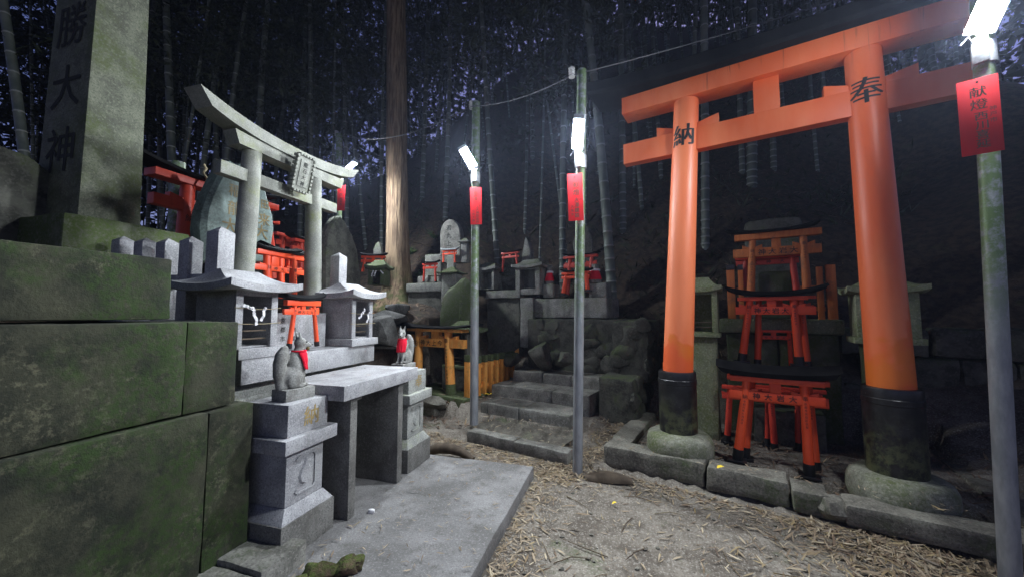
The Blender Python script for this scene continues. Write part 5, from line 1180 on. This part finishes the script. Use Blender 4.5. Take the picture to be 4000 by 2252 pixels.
# single yellow leaves
for fr, px, py, z, l, lab in ((C, 1813, 1177, .17, .1, 'bright yellow leaf lying on the kerb of the great torii'), (C, 1546, 1268, -.1, .06, 'yellow leaf on the bare earth in front of the kerb'), (C, 1225, 992, .21, .1, 'yellow leaf cluster on the lowest step by the lamp post')):
    x, y = fr.gnd(px, py, z); p = fr.world(x, y, z); z2 = max(z, gsurf(p.x, p.y))
    m = MB(); leaf(m, (0, 0, 0), .4, l, l*.42, 0, .012)
    if l == .1 and z > .2:
        leaf(m, (.06, .02, .004), 1.7, .07, .03, .1, .01); leaf(m, (.02, -.06, .004), 2.7, .06, .03, .1, .01)
    tag(m.build('fallen_leaf', yellow_m, None, (p.x, p.y, z2+.012), smooth=False), lab, 'leaf', 'yellow leaves')
# bark pieces, root, pebble
def gthing(name, m, mat, px, py, z, label, cat, rz=0):
    x, y = N.gnd(px, py, z); return tag(m.build(name, mat, None, (x, y, z), rz), label, cat)
m = MB(); k = 10; rows = []
for i in range(k+1):
    f = i/k; q = math.sin(math.pi*f); rows.append([(-.22+.44*f, math.cos(R(a))*(.05+.03*q), math.sin(R(a))*(.03+.05*q)) for a in range(0, 181, 20)]+[(-.22+.44*f, math.cos(R(a))*(.035+.025*q), math.sin(R(a))*(.02+.035*q)) for a in range(180, -1, -20)])
m.loft(rows); gthing('bark_piece', m, wood_dk, 1530, 1205, -.1, 'curled piece of brown bark lying in front of the torii kerb', 'bark', R(-12))
m = MB(); m.tube([(-.28, .06, -.02), (-.15, .05, .03), (0, .02, .045), (.15, -.02, .03), (.3, -.08, -.02)], [.045, .06, .06, .05, .03], 12); gthing('tree_root', m, wood_dk, 1130, 1138, -.06, 'low curved root crossing the earth beside the far pedestal', 'root', R(-10))
m = MB(); m.rock((-.05, 0, .02), .11, .06, .06, 31, .35, 4); m.rock((.07, .02, .03), .08, .055, .065, 33, .4, 4); m.rock((-.14, -.02, .0), .07, .05, .04, 35, .35, 3); gthing('broken_log', m, log_m, 838, 1445, .0, 'mossy broken lump of wood at the bottom edge on the paving', 'log', R(15))
m = MB(); m.rock((0, 0, .012), .03, .025, .018, 5, .2, 2); gthing('pebble', m, paper, 935, 1288, .0, 'pale pebble on the paving near the table leg', 'pebble')
# ------------------------------------------------------------------ sky, camera
w = bpy.data.worlds.new('World'); sc.world = w; w.use_nodes = True; nt = w.node_tree; nt.nodes.clear()
out = nt.nodes.new('ShaderNodeOutputWorld'); bg = nt.nodes.new('ShaderNodeBackground'); sk = nt.nodes.new('ShaderNodeTexSky'); sk.sky_type = 'NISHITA'; sk.sun_disc = False
sk.sun_elevation = R(12); sk.sun_rotation = R(20); bg.inputs[1].default_value = .075
tm = nt.nodes.new('ShaderNodeMix'); tm.data_type = 'RGBA'; tm.blend_type = 'MULTIPLY'; tm.inputs[0].default_value = 1; tm.inputs[7].default_value = (.86, .76, 1.35, 1); nt.links.new(sk.outputs[0], tm.inputs[6])
nt.links.new(tm.outputs[2], bg.inputs[0]); nt.links.new(bg.outputs[0], out.inputs[0])
sun = bpy.data.lights.new('sun', 'SUN'); sun.energy = .02; sun.angle = R(20); sun.color = (1, .96, .9); so = bpy.data.objects.new('sun', sun); col.objects.link(so)
so.rotation_euler = (R(78), 0, R(180-20)); so.location = (0, 0, 20)
mv = bpy.data.materials.new('night_air'); mv.use_nodes = True; vt = mv.node_tree; vt.nodes.clear(); vo = vt.nodes.new('ShaderNodeOutputMaterial'); pv = vt.nodes.new('ShaderNodeVolumePrincipled')
pv.inputs['Color'].default_value = (.62, .72, 1, 1); pv.inputs['Density'].default_value = .0013; pv.inputs['Anisotropy'].default_value = .65; vt.links.new(pv.outputs[0], vo.inputs['Volume'])
m = MB(); m.hull([(a, b, c) for a in (-45, 45) for b in (-12, 62) for c in (-3, 48)], 0); o = m.build('haze', mv, smooth=False); o['kind'] = 'stuff'
cam = bpy.data.cameras.new('camera'); cam.lens = 13.05; cam.sensor_width = 36; cam.clip_start = .05; cam.clip_end = 500
co = bpy.data.objects.new('camera', cam); col.objects.link(co); co.location = (0, 0, H); co.rotation_euler = (math.pi/2+PITCH, 0, 0); sc.camera = co
sc.view_settings.view_transform = 'Standard'; sc.view_settings.look = 'None'; sc.view_settings.gamma = 1; sc.view_settings.exposure = .36
sc.cycles.use_denoising = True; sc.cycles.max_bounces = 6; sc.cycles.diffuse_bounces = 3; sc.cycles.glossy_bounces = 3; sc.cycles.sample_clamp_indirect = 4; sc.cycles.caustics_reflective = False; sc.cycles.caustics_refractive = False
bpy.context.view_layer.update()
